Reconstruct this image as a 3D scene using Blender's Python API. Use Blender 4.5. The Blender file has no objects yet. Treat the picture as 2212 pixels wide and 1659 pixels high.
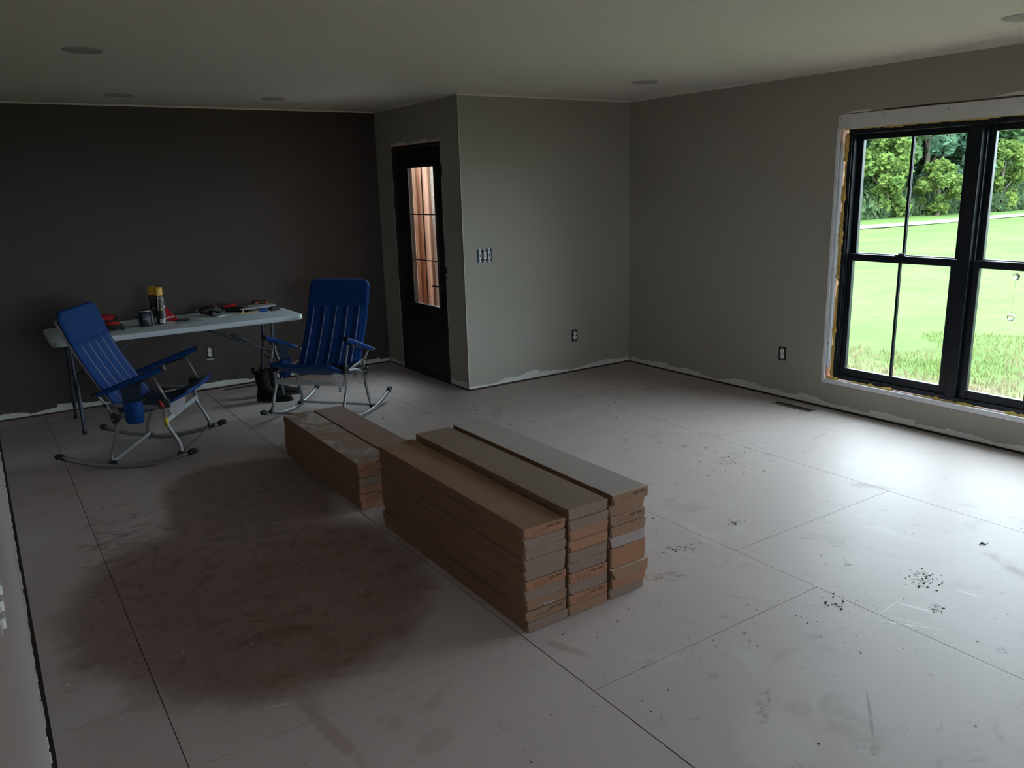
import bpy, bmesh, math, random
from mathutils import Vector, Matrix, noise as mnoise
from math import pi, sin, cos, radians as RAD

scene = bpy.context.scene
col = scene.collection
rnd = random.Random(7)

# ------------------------------------------------------------------ camera, world, sun, exposure
CAM = Vector((-5.246, -5.8229, 1.7003))
FPX = 1733.84
rr = Vector((0.8295, -0.5578, -0.0284)); uu = Vector((0.1555, 0.1818, 0.9710)); ff = Vector((0.5365, 0.8098, -0.2375))
cd = bpy.data.cameras.new('camera'); cam = bpy.data.objects.new('camera', cd); col.objects.link(cam)
M3 = Matrix((rr, uu, -ff)).transposed()
cam.matrix_world = Matrix.Translation(CAM) @ M3.to_quaternion().to_matrix().to_4x4()
cd.sensor_fit = 'HORIZONTAL'; cd.sensor_width = 36.0; cd.lens = FPX / 2212 * 36.0
cd.clip_start = 0.01; cd.clip_end = 500
scene.camera = cam

world = bpy.data.worlds.new('overcast_sky'); scene.world = world; world.use_nodes = True
wn = world.node_tree; bgn = wn.nodes['Background']
bgn.inputs[0].default_value = (0.78, 0.88, 1.0, 1)
bgn.inputs[1].default_value = 15.0
sd = bpy.data.lights.new('sun', 'SUN'); sun = bpy.data.objects.new('sun', sd); col.objects.link(sun)
sd.energy = 5.0; sd.angle = RAD(6); sd.color = (1.0, 0.96, 0.88)
sun.rotation_euler = Vector((0.42, 0.30, -0.85)).to_track_quat('-Z', 'Y').to_euler()
scene.view_settings.view_transform = 'Standard'
scene.view_settings.look = 'None'
scene.view_settings.exposure = 0.0
scene.view_settings.gamma = 1.0
scene.view_settings.use_curve_mapping = False
cy = scene.cycles
cy.max_bounces = 9; cy.diffuse_bounces = 6; cy.glossy_bounces = 3; cy.transparent_max_bounces = 8; cy.transmission_bounces = 4
cy.caustics_reflective = False; cy.caustics_refractive = False
cy.sample_clamp_indirect = 6.0

# ------------------------------------------------------------------ materials
MAT = {}
def mat(name, color=(.5, .5, .5), rough=.6, metal=0.0, var=0.0, scale=20.0, bump=0.0, bscale=None, spec=.5, stretch=None):
    if name in MAT: return MAT[name]
    m = bpy.data.materials.new(name); m.use_nodes = True; nt = m.node_tree; b = nt.nodes['Principled BSDF']
    b.inputs['Roughness'].default_value = rough; b.inputs['Metallic'].default_value = metal
    b.inputs['Specular IOR Level'].default_value = spec
    tc = nt.nodes.new('ShaderNodeTexCoord'); vec = tc.outputs['Object']
    if stretch:
        mp = nt.nodes.new('ShaderNodeMapping'); mp.inputs['Scale'].default_value = stretch
        nt.links.new(vec, mp.inputs[0]); vec = mp.outputs[0]
    n = nt.nodes.new('ShaderNodeTexNoise'); n.inputs['Scale'].default_value = scale; n.inputs['Detail'].default_value = 5
    nt.links.new(vec, n.inputs['Vector'])
    mx = nt.nodes.new('ShaderNodeMix'); mx.data_type = 'RGBA'
    mx.inputs['A'].default_value = (*[c * (1 - var) for c in color], 1)
    mx.inputs['B'].default_value = (*[min(1, c * (1 + var)) for c in color], 1)
    nt.links.new(n.outputs['Fac'], mx.inputs['Factor']); nt.links.new(mx.outputs['Result'], b.inputs['Base Color'])
    if bump:
        n2 = nt.nodes.new('ShaderNodeTexNoise'); n2.inputs['Scale'].default_value = bscale or scale * 4; n2.inputs['Detail'].default_value = 4
        nt.links.new(vec, n2.inputs['Vector'])
        bp = nt.nodes.new('ShaderNodeBump'); bp.inputs['Strength'].default_value = bump; bp.inputs['Distance'].default_value = .01
        nt.links.new(n2.outputs['Fac'], bp.inputs['Height']); nt.links.new(bp.outputs[0], b.inputs['Normal'])
    MAT[name] = m; return m

class NT:
    """small helper to chain shader math"""
    def __init__(s, m): s.t = m.node_tree
    def n(s, typ, **kw):
        x = s.t.nodes.new(typ)
        for k, v in kw.items(): setattr(x, k, v)
        return x
    def l(s, a, b): s.t.links.new(a, b)
    def m(s, op, a, b=None, c=None, clamp=False):
        x = s.t.nodes.new('ShaderNodeMath'); x.operation = op; x.use_clamp = clamp
        for i, v in enumerate((a, b, c)):
            if v is None: continue
            if isinstance(v, (int, float)): x.inputs[i].default_value = v
            else: s.l(v, x.inputs[i])
        return x.outputs[0]
    def mix(s, f, a, b):
        x = s.t.nodes.new('ShaderNodeMix'); x.data_type = 'RGBA'
        for k, v in (('Factor', f), ('A', a), ('B', b)):
            if isinstance(v, tuple): x.inputs[k].default_value = (*v, 1) if len(v) == 3 else v
            elif isinstance(v, (int, float)): x.inputs[k].default_value = v
            else: s.l(v, x.inputs[k])
        return x.outputs['Result']
    def noise(s, vec, scale, detail=4, dist=0.0, rough=.5):
        x = s.t.nodes.new('ShaderNodeTexNoise'); x.inputs['Scale'].default_value = scale; x.inputs['Detail'].default_value = detail
        x.inputs['Distortion'].default_value = dist; x.inputs['Roughness'].default_value = rough
        s.l(vec, x.inputs['Vector']); return x.outputs['Fac']
    def ramp(s, v, lo, hi):
        x = s.t.nodes.new('ShaderNodeMapRange'); x.interpolation_type = 'SMOOTHSTEP'
        s.l(v, x.inputs[0]); x.inputs[1].default_value = lo; x.inputs[2].default_value = hi
        return x.outputs[0]

def wall_mat(name, color, axis, seed=0.0, band=True):
    """painted drywall; along the foot an unpainted jagged band where the baseboard was, ceiling paint cut in at the top"""
    m = bpy.data.materials.new(name); m.use_nodes = True; N = NT(m); b = m.node_tree.nodes['Principled BSDF']
    tc = N.n('ShaderNodeTexCoord'); sp = N.n('ShaderNodeSeparateXYZ'); N.l(tc.outputs['Object'], sp.inputs[0])
    z = sp.outputs['Z']; u = sp.outputs[axis]
    big = N.noise(tc.outputs['Object'], .8, 3)
    fine = N.noise(tc.outputs['Object'], 260, 2)
    paint = N.mix(big, tuple(c * .95 for c in color), tuple(c * 1.05 for c in color))
    cell = N.n('ShaderNodeTexVoronoi', voronoi_dimensions='1D'); cell.inputs['Scale'].default_value = 5.5
    N.l(N.m('ADD', u, seed), cell.inputs['W'])
    sepc = N.n('ShaderNodeSeparateColor'); N.l(cell.outputs['Color'], sepc.inputs[0])
    cxy = N.n('ShaderNodeCombineXYZ'); N.l(N.m('ADD', u, seed * 3), cxy.inputs[0])
    w1 = N.noise(cxy.outputs[0], 2.2, 4); w2 = N.noise(cxy.outputs[0], 28, 3)
    h = N.m('ADD', N.m('MULTIPLY', sepc.outputs[0], .028), N.m('MULTIPLY', N.m('SUBTRACT', w1, .25), .13))
    h = N.m('ADD', h, N.m('MULTIPLY', w2, .012)); 
    isb = N.m('LESS_THAN', z, h)
    gyp = N.mix(N.noise(tc.outputs['Object'], 14, 4), (.60, .60, .58), (.70, .70, .68))
    c = N.mix(isb, paint, gyp) if band else paint
    h2 = N.m('SUBTRACT', h, N.m('ADD', .03, N.m('MULTIPLY', w2, .09)))
    c = N.mix(N.m('MULTIPLY', N.m('LESS_THAN', z, h2), .45), c, (.36, .31, .26)) if band else c
    top = N.m('ADD', 2.424, N.m('MULTIPLY', w2, .006))
    c = N.mix(N.m('GREATER_THAN', z, top), c, (.76, .73, .65))
    N.l(c, b.inputs['Base Color']); b.inputs['Roughness'].default_value = .55
    bp = N.n('ShaderNodeBump'); bp.inputs['Strength'].default_value = .06; bp.inputs['Distance'].default_value = .002
    N.l(fine, bp.inputs['Height']); N.l(bp.outputs[0], b.inputs['Normal'])
    return m

PAINT = (.355, .335, .285)
W_EAST = wall_mat('greige wall paint east', PAINT, 'Y', 3.3)
W_ALC = wall_mat('greige wall paint alcove', PAINT, 'X', 9.1)
W_ENT = wall_mat('greige wall paint entry', PAINT, 'Y', 1.7)
W_FAR = wall_mat('dark brown wall paint', (.046, .035, .030), 'X', 5.2)
W_WEST = wall_mat('greige wall paint west', (.38, .315, .315), 'Y', 12.4)
CEIL = mat('ceiling paint', (.76, .73, .65), .7, var=.04, scale=1.2)
GYP = mat('bare drywall', (.66, .65, .62), .8, var=.08, scale=9)
GYPEDGE = mat('cut drywall edge', (.78, .80, .82), .7, var=.15, scale=30, bump=.4)
LUMBER = mat('framing lumber', (.36, .17, .09), .7, var=.35, scale=14, stretch=(1, 1, 6))
DARKGAP = mat('dark subfloor', (.05, .035, .025), .9, var=.4, scale=30)
BLACKW = mat('black window frame', (.006, .010, .016), .32, var=.1, scale=5, spec=.45)
BLACKD = mat('black door paint', (.010, .008, .007), .4, var=.2, scale=6)
DARKLINE = mat('dark cut line', (.07, .05, .04), .9)
FOAM = mat('yellow spray foam', (.62, .42, .10), .7, var=.35, scale=40, bump=.8, bscale=90)
WRAP = mat('white window wrap', (.72, .76, .80), .45, var=.08, scale=8, bump=.5, bscale=14)
HOLE = mat('screw head', (.010, .010, .011), .6)
STEEL = mat('grey painted steel', (.24, .245, .25), .38, metal=.55, var=.12, scale=30)
TSTEEL = mat('blue grey table steel', (.06, .075, .10), .4, metal=.4, var=.1, scale=30)
ALU = mat('flat grey bar', (.42, .46, .48), .45, metal=.3, var=.08, scale=20)
BPLAS = mat('black plastic', (.010, .010, .012), .45, var=.2, scale=30)
BLUE = mat('blue nylon', (.0008, .038, .175), .62, var=.16, scale=9, bump=.35, bscale=22, spec=.22)
NAVY = mat('navy mesh', (.006, .016, .045), .75, var=.2, scale=60)
PIPE = mat('grey blue piping', (.15, .165, .30), .5, var=.1, scale=40)
TABLE = mat('white table plastic', (.50, .56, .60), .45, var=.04, scale=60, bump=.12, bscale=300)
PAPER = mat('white paper', (.72, .74, .76), .7, var=.08, scale=20)
PAPER2 = mat('printed paper', (.30, .31, .33), .7, var=.6, scale=55)
REDP = mat('red plastic', (.40, .012, .012), .5, var=.1)
REDF = mat('red fabric', (.42, .008, .012), .85, var=.2, scale=40, bump=.4, bscale=60)
BLKF = mat('black fabric', (.010, .009, .009), .9, var=.3, scale=60, bump=.4, bscale=80)
YEL = mat('yellow plastic cap', (.65, .36, .02), .35, var=.06)
YSTK = mat('yellow sticker', (.60, .42, .02), .5, var=.25, scale=90)
CANBLK = mat('black can', (.010, .011, .013), .3, var=.2, scale=20)
CANNAVY = mat('navy can label', (.010, .022, .04), .35, var=.3, scale=14)
TIN = mat('bright tin', (.6, .6, .6), .25, metal=.9)
WHITEINK = mat('white ink', (.75, .76, .78), .6)
BROWNINK = mat('brown ink', (.10, .050, .028), .8)
ORANGE = mat('orange plastic', (.75, .15, .03), .45)
LEATHER = mat('brown leather', (.05, .02, .012), .6, var=.3, scale=30)
WOODY = mat('yellow pencil paint', (.50, .34, .08), .5, var=.1)
BLUEP = mat('blue plastic', (.01, .10, .40), .4)
LIGHTTRIM = mat('white light trim', (.42, .42, .40), .5)
LENS = mat('unlit lens', (.40, .40, .38), .35)
DEVICE = mat('white device plastic', (.72, .74, .76), .4, var=.05)
BOXBLUE = mat('blue electrical box', (.01, .05, .16), .5)
REG = mat('brown floor register', (.05, .042, .036), .45, metal=.4)
REGEDGE = mat('register edge', (.34, .33, .32), .4, metal=.4)
BOOT = mat('black boot rubber', (.005, .0045, .0045), .7, var=.3, scale=20, spec=.2)

def carton_mat(name, c):
    m = mat(name, c, .8, var=.09, scale=5, bump=.12, bscale=160, spec=.3)
    N = NT(m); nt = m.node_tree; b = nt.nodes['Principled BSDF']
    tc = N.n('ShaderNodeTexCoord')
    d = N.ramp(N.noise(tc.outputs['Object'], 2.3, 6, .8), .55, .80)
    src = b.inputs['Base Color'].links[0].from_socket
    N.l(N.mix(N.m('MULTIPLY', d, .35), src, (.42, .38, .35)), b.inputs['Base Color'])
    return m
CARD_TAN = carton_mat('tan corrugated card', (.255, .150, .092))
CARD_GREY = carton_mat('greyish corrugated card', (.225, .160, .125))
CARD_ORG = carton_mat('orange brown card', (.31, .150, .086))
CARD_LAV = carton_mat('pale card', (.30, .245, .225))
CARD_PALE = carton_mat('dusty pale card', (.38, .33, .31))
CARD_EDGE = mat('card edge', (.46, .36, .28), .85, var=.15, scale=60)

def glass_mat():
    m = bpy.data.materials.new('window glass'); m.use_nodes = True; nt = m.node_tree; nt.nodes.clear()
    o = nt.nodes.new('ShaderNodeOutputMaterial'); t = nt.nodes.new('ShaderNodeBsdfTransparent'); g = nt.nodes.new('ShaderNodeBsdfGlossy')
    t.inputs[0].default_value = (.93, .97, .95, 1); g.inputs['Roughness'].default_value = .02
    N = NT(m); ge = N.n('ShaderNodeNewGeometry'); vd = N.n('ShaderNodeVectorMath', operation='DOT_PRODUCT'); N.l(ge.outputs['Incoming'], vd.inputs[0]); N.l(ge.outputs['Normal'], vd.inputs[1])
    fr = N.m('ADD', .025, N.m('MULTIPLY', .975, N.m('POWER', N.m('SUBTRACT', 1.0, N.m('ABSOLUTE', vd.outputs['Value']), clamp=True), 5.0)))
    mx = nt.nodes.new('ShaderNodeMixShader'); nt.links.new(fr, mx.inputs[0]); nt.links.new(t.outputs[0], mx.inputs[1]); nt.links.new(g.outputs[0], mx.inputs[2])
    nt.links.new(mx.outputs[0], o.inputs[0]); return m
GLASS = glass_mat()
def crystal_mat():
    m = bpy.data.materials.new('clear crystal'); m.use_nodes = True; b = m.node_tree.nodes['Principled BSDF']
    b.inputs['Base Color'].default_value = (1, 1, 1, 1); b.inputs['Roughness'].default_value = .0
    b.inputs['Transmission Weight'].default_value = 1.0; b.inputs['IOR'].default_value = 1.5; return m
CRYSTAL = crystal_mat()

# ------------------------------------------------------------------ mesh builder
class MB:
    def __init__(s): s.bm = bmesh.new(); s.mats = []
    def mi(s, m):
        if m is None: return 0
        if m not in s.mats: s.mats.append(m)
        return s.mats.index(m)
    def face(s, vs, m=None, smooth=False):
        try: f = s.bm.faces.new(vs)
        except ValueError: return None
        f.material_index = s.mi(m); f.smooth = smooth; return f
    def box(s, x0, x1, y0, y1, z0, z1, m=None, T=None):
        P = [Vector((x, y, z)) for x in (x0, x1) for y in (y0, y1) for z in (z0, z1)]
        if T: P = [T @ p for p in P]
        v = [s.bm.verts.new(p) for p in P]
        for q in ((0, 1, 3, 2), (4, 6, 7, 5), (0, 4, 5, 1), (2, 3, 7, 6), (0, 2, 6, 4), (1, 5, 7, 3)): s.face([v[i] for i in q], m)
    def prism(s, pts, z0, z1, m=None, T=None, smooth=False, ms=None):
        """outline in local xy, extruded in z"""
        a = [Vector((p[0], p[1], z0)) for p in pts]; b = [Vector((p[0], p[1], z1)) for p in pts]
        if T: a = [T @ p for p in a]; b = [T @ p for p in b]
        a = [s.bm.verts.new(p) for p in a]; b = [s.bm.verts.new(p) for p in b]
        s.face(a[::-1], m); s.face(b, m); n = len(a)
        for i in range(n): s.face([a[i], a[(i + 1) % n], b[(i + 1) % n], b[i]], ms or m, smooth)
    def tube(s, pts, r, seg=10, m=None, smoothn=0, flat=None, T=None, caps=True):
        pts = [Vector(p) for p in pts]
        if smoothn: pts = catmull(pts, smoothn)
        n = len(pts); rs = r if isinstance(r, (list, tuple)) else [r] * n
        if len(rs) != n: rs = [rs[min(len(rs) - 1, int(i * len(rs) / n))] for i in range(n)]
        rings = []; prev = None
        for i, p in enumerate(pts):
            t = (pts[min(i + 1, n - 1)] - pts[max(i - 1, 0)]).normalized()
            if prev is None:
                a = Vector((0, 0, 1)) if abs(t.z) < .9 else Vector((0, 1, 0)); x = t.cross(a).normalized()
            else: x = (prev - t * prev.dot(t)).normalized()
            prev = x; y = t.cross(x); ring = []
            for k in range(seg):
                an = 2 * pi * k / seg; fx, fy = (flat or (1, 1))
                q = p + x * cos(an) * rs[i] * fx + y * sin(an) * rs[i] * fy
                ring.append(s.bm.verts.new(T @ q if T else q))
            rings.append(ring)
        for a, b in zip(rings, rings[1:]):
            for k in range(seg): s.face([a[k], a[(k + 1) % seg], b[(k + 1) % seg], b[k]], m, True)
        if caps: s.face(rings[0][::-1], m); s.face(rings[-1], m)
    def lathe(s, prof, seg=24, m=None, T=None, smooth=True, close=True):
        rings = []
        for r, z in prof:
            ring = []
            for k in range(seg):
                an = 2 * pi * k / seg; q = Vector((r * cos(an), r * sin(an), z)); ring.append(s.bm.verts.new(T @ q if T else q))
            rings.append(ring)
        for a, b in zip(rings, rings[1:]):
            for k in range(seg): s.face([a[k], a[(k + 1) % seg], b[(k + 1) % seg], b[k]], m, smooth)
        if close: s.face(rings[0][::-1], m); s.face(rings[-1], m)
    def sphere(s, c, r, m=None, seg=16, sc=(1, 1, 1), T=None):
        c = Vector(c); vs = []
        for i in range(1, seg // 2):
            th = pi * i / (seg // 2); ring = []
            for k in range(seg):
                an = 2 * pi * k / seg; q = c + Vector((r * sc[0] * sin(th) * cos(an), r * sc[1] * sin(th) * sin(an), r * sc[2] * cos(th)))
                ring.append(s.bm.verts.new(T @ q if T else q))
            vs.append(ring)
        q0 = c + Vector((0, 0, r * sc[2])); q1 = c - Vector((0, 0, r * sc[2]))
        t = s.bm.verts.new(T @ q0 if T else q0); b = s.bm.verts.new(T @ q1 if T else q1)
        for A, B in zip(vs, vs[1:]):
            for k in range(seg): s.face([A[k], B[k], B[(k + 1) % seg], A[(k + 1) % seg]], m, True)
        for k in range(seg):
            s.face([t, vs[0][k], vs[0][(k + 1) % seg]], m, True); s.face([b, vs[-1][(k + 1) % seg], vs[-1][k]], m, True)
    def text(s, txt, size, T, m, wrap=None):
        cu = bpy.data.curves.new('t', 'FONT'); cu.body = txt; cu.size = size; cu.align_x = 'CENTER'; cu.align_y = 'CENTER'
        cu.resolution_u = 2
        o = bpy.data.objects.new('t', cu); col.objects.link(o)
        me = bpy.data.meshes.new_from_object(o)
        vs = []
        for v in me.vertices:
            p = v.co.copy()
            if wrap: an = p.x / wrap; p = Vector((wrap * sin(an), -wrap * cos(an), p.y))
            vs.append(s.bm.verts.new(T @ p))
        for f in me.polygons: s.face([vs[i] for i in f.vertices], m)
        bpy.data.objects.remove(o); bpy.data.meshes.remove(me); bpy.data.curves.remove(cu)
    def build(s, name, m=None, parent=None, bevel=0.0, seg=2, recalc=True):
        if recalc: bmesh.ops.recalc_face_normals(s.bm, faces=s.bm.faces)
        me = bpy.data.meshes.new(name); s.bm.to_mesh(me); s.bm.free()
        ms = list(s.mats)
        if not ms: ms = [m]
        for x in ms: me.materials.append(x if x else m)
        o = bpy.data.objects.new(name, me); col.objects.link(o)
        if parent: o.parent = parent
        if bevel:
            b = o.modifiers.new('bevel', 'BEVEL'); b.width = bevel; b.segments = seg; b.limit_method = 'ANGLE'; b.angle_limit = RAD(40)
        return o

def catmull(pts, n):
    out = []
    P = [pts[0]] + list(pts) + [pts[-1]]
    for i in range(1, len(P) - 2):
        for k in range(n):
            t = k / n; a, b, c, d = P[i - 1], P[i], P[i + 1], P[i + 2]
            out.append(.5 * ((2 * b) + (c - a) * t + (2 * a - 5 * b + 4 * c - d) * t * t + (3 * b - a - 3 * c + d) * t ** 3))
    out.append(pts[-1]); return out

def tag(o, label=None, cat=None, group=None, kind=None):
    if label: o['label'] = label
    if cat: o['category'] = cat
    if group: o['group'] = group
    if kind: o['kind'] = kind
    return o
def thing(name, label, cat, loc=(0, 0, 0), rz=0.0, group=None, rot=None):
    o = bpy.data.objects.new(name, None); col.objects.link(o); o.location = loc; o.rotation_euler = rot or (0, 0, rz)
    o.empty_display_size = .1
    return tag(o, label, cat, group)
def copy_tree(o, parent=None):
    c = o.copy(); col.objects.link(c)
    if parent: c.parent = parent
    for ch in list(o.children): copy_tree(ch, c)
    return c
def struct(o, label=None): o['kind'] = 'structure'; return tag(o, label)
def TR(x=0, y=0, z=0, rz=0, rx=0, ry=0): return Matrix.Translation((x, y, z)) @ Matrix.Rotation(rz, 4, 'Z') @ Matrix.Rotation(ry, 4, 'Y') @ Matrix.Rotation(rx, 4, 'X')

# ------------------------------------------------------------------ room shell
H = 2.44; XW = -5.279; XE = -1.833; YF = 1.585; YS = -8.3
# floor: sheets of underlayment with open seams above a dark subfloor
def floor_mat():
    m = bpy.data.materials.new('underlayment floor'); m.use_nodes = True; N = NT(m); b = m.node_tree.nodes['Principled BSDF']
    tc = N.n('ShaderNodeTexCoord'); P = tc.outputs['Object']; sp = N.n('ShaderNodeSeparateXYZ'); N.l(P, sp.inputs[0]); X, Y = sp.outputs['X'], sp.outputs['Y']
    c = N.mix(N.noise(P, 1.1, 5, .3), (.410, .342, .322), (.480, .418, .400))
    c = N.mix(N.m('MULTIPLY', N.ramp(N.noise(P, 230, 2), .35, .75), .10), c, (.30, .27, .24))
    def ell(x, y, rx, ry, rot=0.0):
        dx = N.m('SUBTRACT', X, x); dy = N.m('SUBTRACT', Y, y)
        if rot:
            cx = N.m('ADD', N.m('MULTIPLY', dx, cos(rot)), N.m('MULTIPLY', dy, sin(rot))); cyy = N.m('SUBTRACT', N.m('MULTIPLY', dy, cos(rot)), N.m('MULTIPLY', dx, sin(rot)))
            dx, dy = cx, cyy
        d = N.m('ADD', N.m('POWER', N.m('ABSOLUTE', N.m('DIVIDE', dx, rx)), 2.0), N.m('POWER', N.m('ABSOLUTE', N.m('DIVIDE', dy, ry)), 2.0))
        mr = N.n('ShaderNodeMapRange'); mr.interpolation_type = 'SMOOTHSTEP'; N.l(d, mr.inputs[0]); mr.inputs[1].default_value = 1.0; mr.inputs[2].default_value = 0.15
        mr.inputs[3].default_value = 0; mr.inputs[4].default_value = 1
        return mr.outputs[0]
    # general traffic smudges
    sm = N.ramp(N.noise(P, 3.2, 8, 1.6, .62), .56, .70)
    c = N.mix(N.m('MULTIPLY', sm, .30), c, (.25, .215, .19))
    sm2 = N.ramp(N.noise(P, 9.0, 7, 2.2, .6), .62, .72)
    c = N.mix(N.m('MULTIPLY', sm2, .32), c, (.20, .165, .15))
    pale = N.ramp(N.noise(P, 2.1, 6, 1.0), .60, .72)
    c = N.mix(N.m('MULTIPLY', pale, .25), c, (.58, .57, .56))
    # muddy boot traffic along the west side, then brown that also paints in carton shade
    mp = N.n('ShaderNodeMapping'); mp.inputs['Scale'].default_value = (5.0, 8, 1); mp.inputs['Rotation'].default_value = (0, 0, .5); N.l(P, mp.inputs[0])
    mud = N.ramp(N.noise(mp.outputs[0], 1.0, 9, 1.4, .68), .50, .66)
    region = N.m('ADD', ell(-4.74, -1.75, .36, .95, .1), ell(-4.30, -2.45, .60, 1.0), clamp=True)
    c = N.mix(N.m('MULTIPLY', N.m('MULTIPLY', mud, region), .80), c, (.13, .080, .058))
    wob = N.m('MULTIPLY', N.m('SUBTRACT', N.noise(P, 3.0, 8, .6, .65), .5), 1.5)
    mud_shade = N.m('ADD', N.m('ADD', N.m('MULTIPLY', ell(-4.42, -2.45, .95, 1.12, .12), 1.65), N.m('MULTIPLY', ell(-4.08, -1.25, .62, .85), 1.5)), wob)  # mud stain and the carton stacks' shade, both put into the floor colour
    mud_shade = N.ramp(mud_shade, .25, 1.15)
    c = N.mix(N.m('MULTIPLY', mud_shade, .70), c, (.150, .080, .047))
    fine = N.ramp(N.noise(P, 11, 9, .9, .72), .48, .66)
    c = N.mix(N.m('MULTIPLY', N.m('MULTIPLY', fine, mud_shade), .45), c, (.085, .045, .028))
    worn = N.ramp(N.noise(P, 7, 9, .5, .72), .58, .72)
    c = N.mix(N.m('MULTIPLY', N.m('MULTIPLY', worn, mud_shade), .35), c, (.30, .23, .19))
    # dirt patches
    grit = N.ramp(N.noise(P, 30, 6, 1.2, .72), .47, .60)
    for (x, y, rx, ry, ro, st, cc) in (
            (-2.03, -4.14, .11, .05, .55, .8, (.15, .10, .08)), (-2.89, -3.468, .13, .06, -.5, .7, (.20, .13, .11)), (-2.645, -3.30, .12, .03, -.75, .85, (.13, .09, .06)),
            (-1.447, -2.573, .22, .08, .2, .45, (.20, .17, .14)), (-1.515, -2.22, .09, .03, .4, .7, (.15, .12, .10)), (-2.209, -3.257, .06, .03, 0, .7, (.10, .08, .06)), (-2.186, -3.889, .05, .03, .4, .7, (.15, .11, .09)), (-2.23, -4.316, .06, .03, .4, .7, (.10, .08, .07)),
            (-1.474, -4.13, .035, .018, .6, .9, (.03, .03, .05)), (-2.325, -4.619, .04, .03, .4, .6, (.15, .13, .12)), (-3.282, -4.32, .14, .035, .65, .6, (.22, .18, .15)), (-2.95, -3.85, .03, .02, .4, .6, (.15, .13, .11)), (-1.2, -.25, .22, .05, -.8, .45, (.2, .16, .12)), (-1.95, -.65, .10, .22, -.65, .45, (.24, .20, .16))):
        c = N.mix(N.m('MULTIPLY', N.m('MULTIPLY', grit, ell(x, y, rx, ry, ro)), st), c, cc)
    # smears: damp-looking drag marks
    for (x, y, rx, ry, ro, st, cc) in ((-3.60, -3.66, .028, .13, .35, .5, (.24, .19, .165)), (-3.088, -4.447, .085, .055, .4, .35, (.26, .22, .19)), (-3.20, -4.40, .06, .05, 0, .25, (.26, .22, .19)), (-3.183, -4.658, .04, .02, .4, .4, (.22, .18, .16)), (-4.51, -3.60, .035, .26, .12, .45, (.26, .15, .11)), (-4.54, -3.30, .05, .22, .3, .35, (.24, .15, .11)),
            (-4.336, -3.655, .045, .07, .3, .30, (.25, .20, .17)), (-4.256, -3.826, .10, .06, .3, .30, (.25, .20, .17)), (-4.153, -3.637, .12, .03, .5, .25, (.25, .20, .17)), (-2.03, -.75, .05, .30, -.65, .30, (.24, .20, .16)), (-3.04, -4.55, .16, .008, .65, .5, (.2, .17, .15))):
        c = N.mix(N.m('MULTIPLY', N.m('MULTIPLY', ell(x, y, rx, ry, ro), N.ramp(N.noise(P, 12, 5, .6), .25, .55)), st), c, cc)
    # pale scuffs crossing the sheets
    for (x, y, rx, ry, ro, st) in ((-2.43, -4.318, .004, .14, .65, .8), (-2.40, -4.31, .003, .09, .35, .7), (-2.28, -4.27, .010, .09, .35, .6), (-2.0, -4.33, .007, .06, .2, .5), (-4.0, -1.35, .004, .16, 1.1, .4), (-4.60, -3.35, .006, .07, 1.3, .5), (-2.36, -4.20, .12, .004, .1, .5)):
        c = N.mix(N.m('MULTIPLY', ell(x, y, rx, ry, ro), st), c, (.66, .66, .66))
    N.l(c, b.inputs['Base Color'])
    N.l(N.m('ADD', .50, N.m('MULTIPLY', sm, .12)), b.inputs['Roughness']); b.inputs['Specular IOR Level'].default_value = .42
    bp = N.n('ShaderNodeBump'); bp.inputs['Strength'].default_value = .08; bp.inputs['Distance'].default_value = .003
    N.l(N.noise(P, 60, 4), bp.inputs['Height']); N.l(bp.outputs[0], b.inputs['Normal'])
    return m
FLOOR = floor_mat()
fl = MB()
fl.box(XW - .2, .18, YS - .1, YF + .2, -.12, -.007, DARKGAP)
G = .0016
def strip(xa, xb, joints, ylo, yhi, g1=G, g2=G):
    ys = [yhi] + [j for j in joints if ylo < j < yhi] + [ylo]
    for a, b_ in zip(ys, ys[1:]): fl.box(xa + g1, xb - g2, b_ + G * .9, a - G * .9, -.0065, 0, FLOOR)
strip(-1.20, -.004, (-2.216, -4.655, -7.09), YS, -.004)
strip(-2.4502, -1.20, (-1.04, -3.478, -5.916), YS, -.004 )
fl.box(-1.833 - .35, -1.833, 0.0, YF - .004, -.0064, -.0001, FLOOR)
strip(-3.6846, -2.4502, (1.0, -1.483, -3.923, -6.36), YS, YF - .004, .0026)
fl.box(-2.4502 + G, -1.833 - .35 - G, 0.0, YF - .004, -.0063, -.0001, FLOOR)
strip(-4.9298, -3.6846, (.38, -2.06 + .9, -3.50, -5.9), YS, YF - .004, .0018, .0026)
strip(XW + .014, -4.9298, (-.63, -3.07, -5.5), YS, YF - .004)
floor = struct(fl.build('floor'), 'dusty underlayment sheets with dark seams, muddy marks, painted-in carton shade and scuffs')

cb = MB(); cb.box(XW - .2, .16, YS - .1, .16, H, H + .12); cb.box(XW - .2, XE + .16, .16, YF + .2, H, H + .12)
struct(cb.build('ceiling', CEIL))

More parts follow.
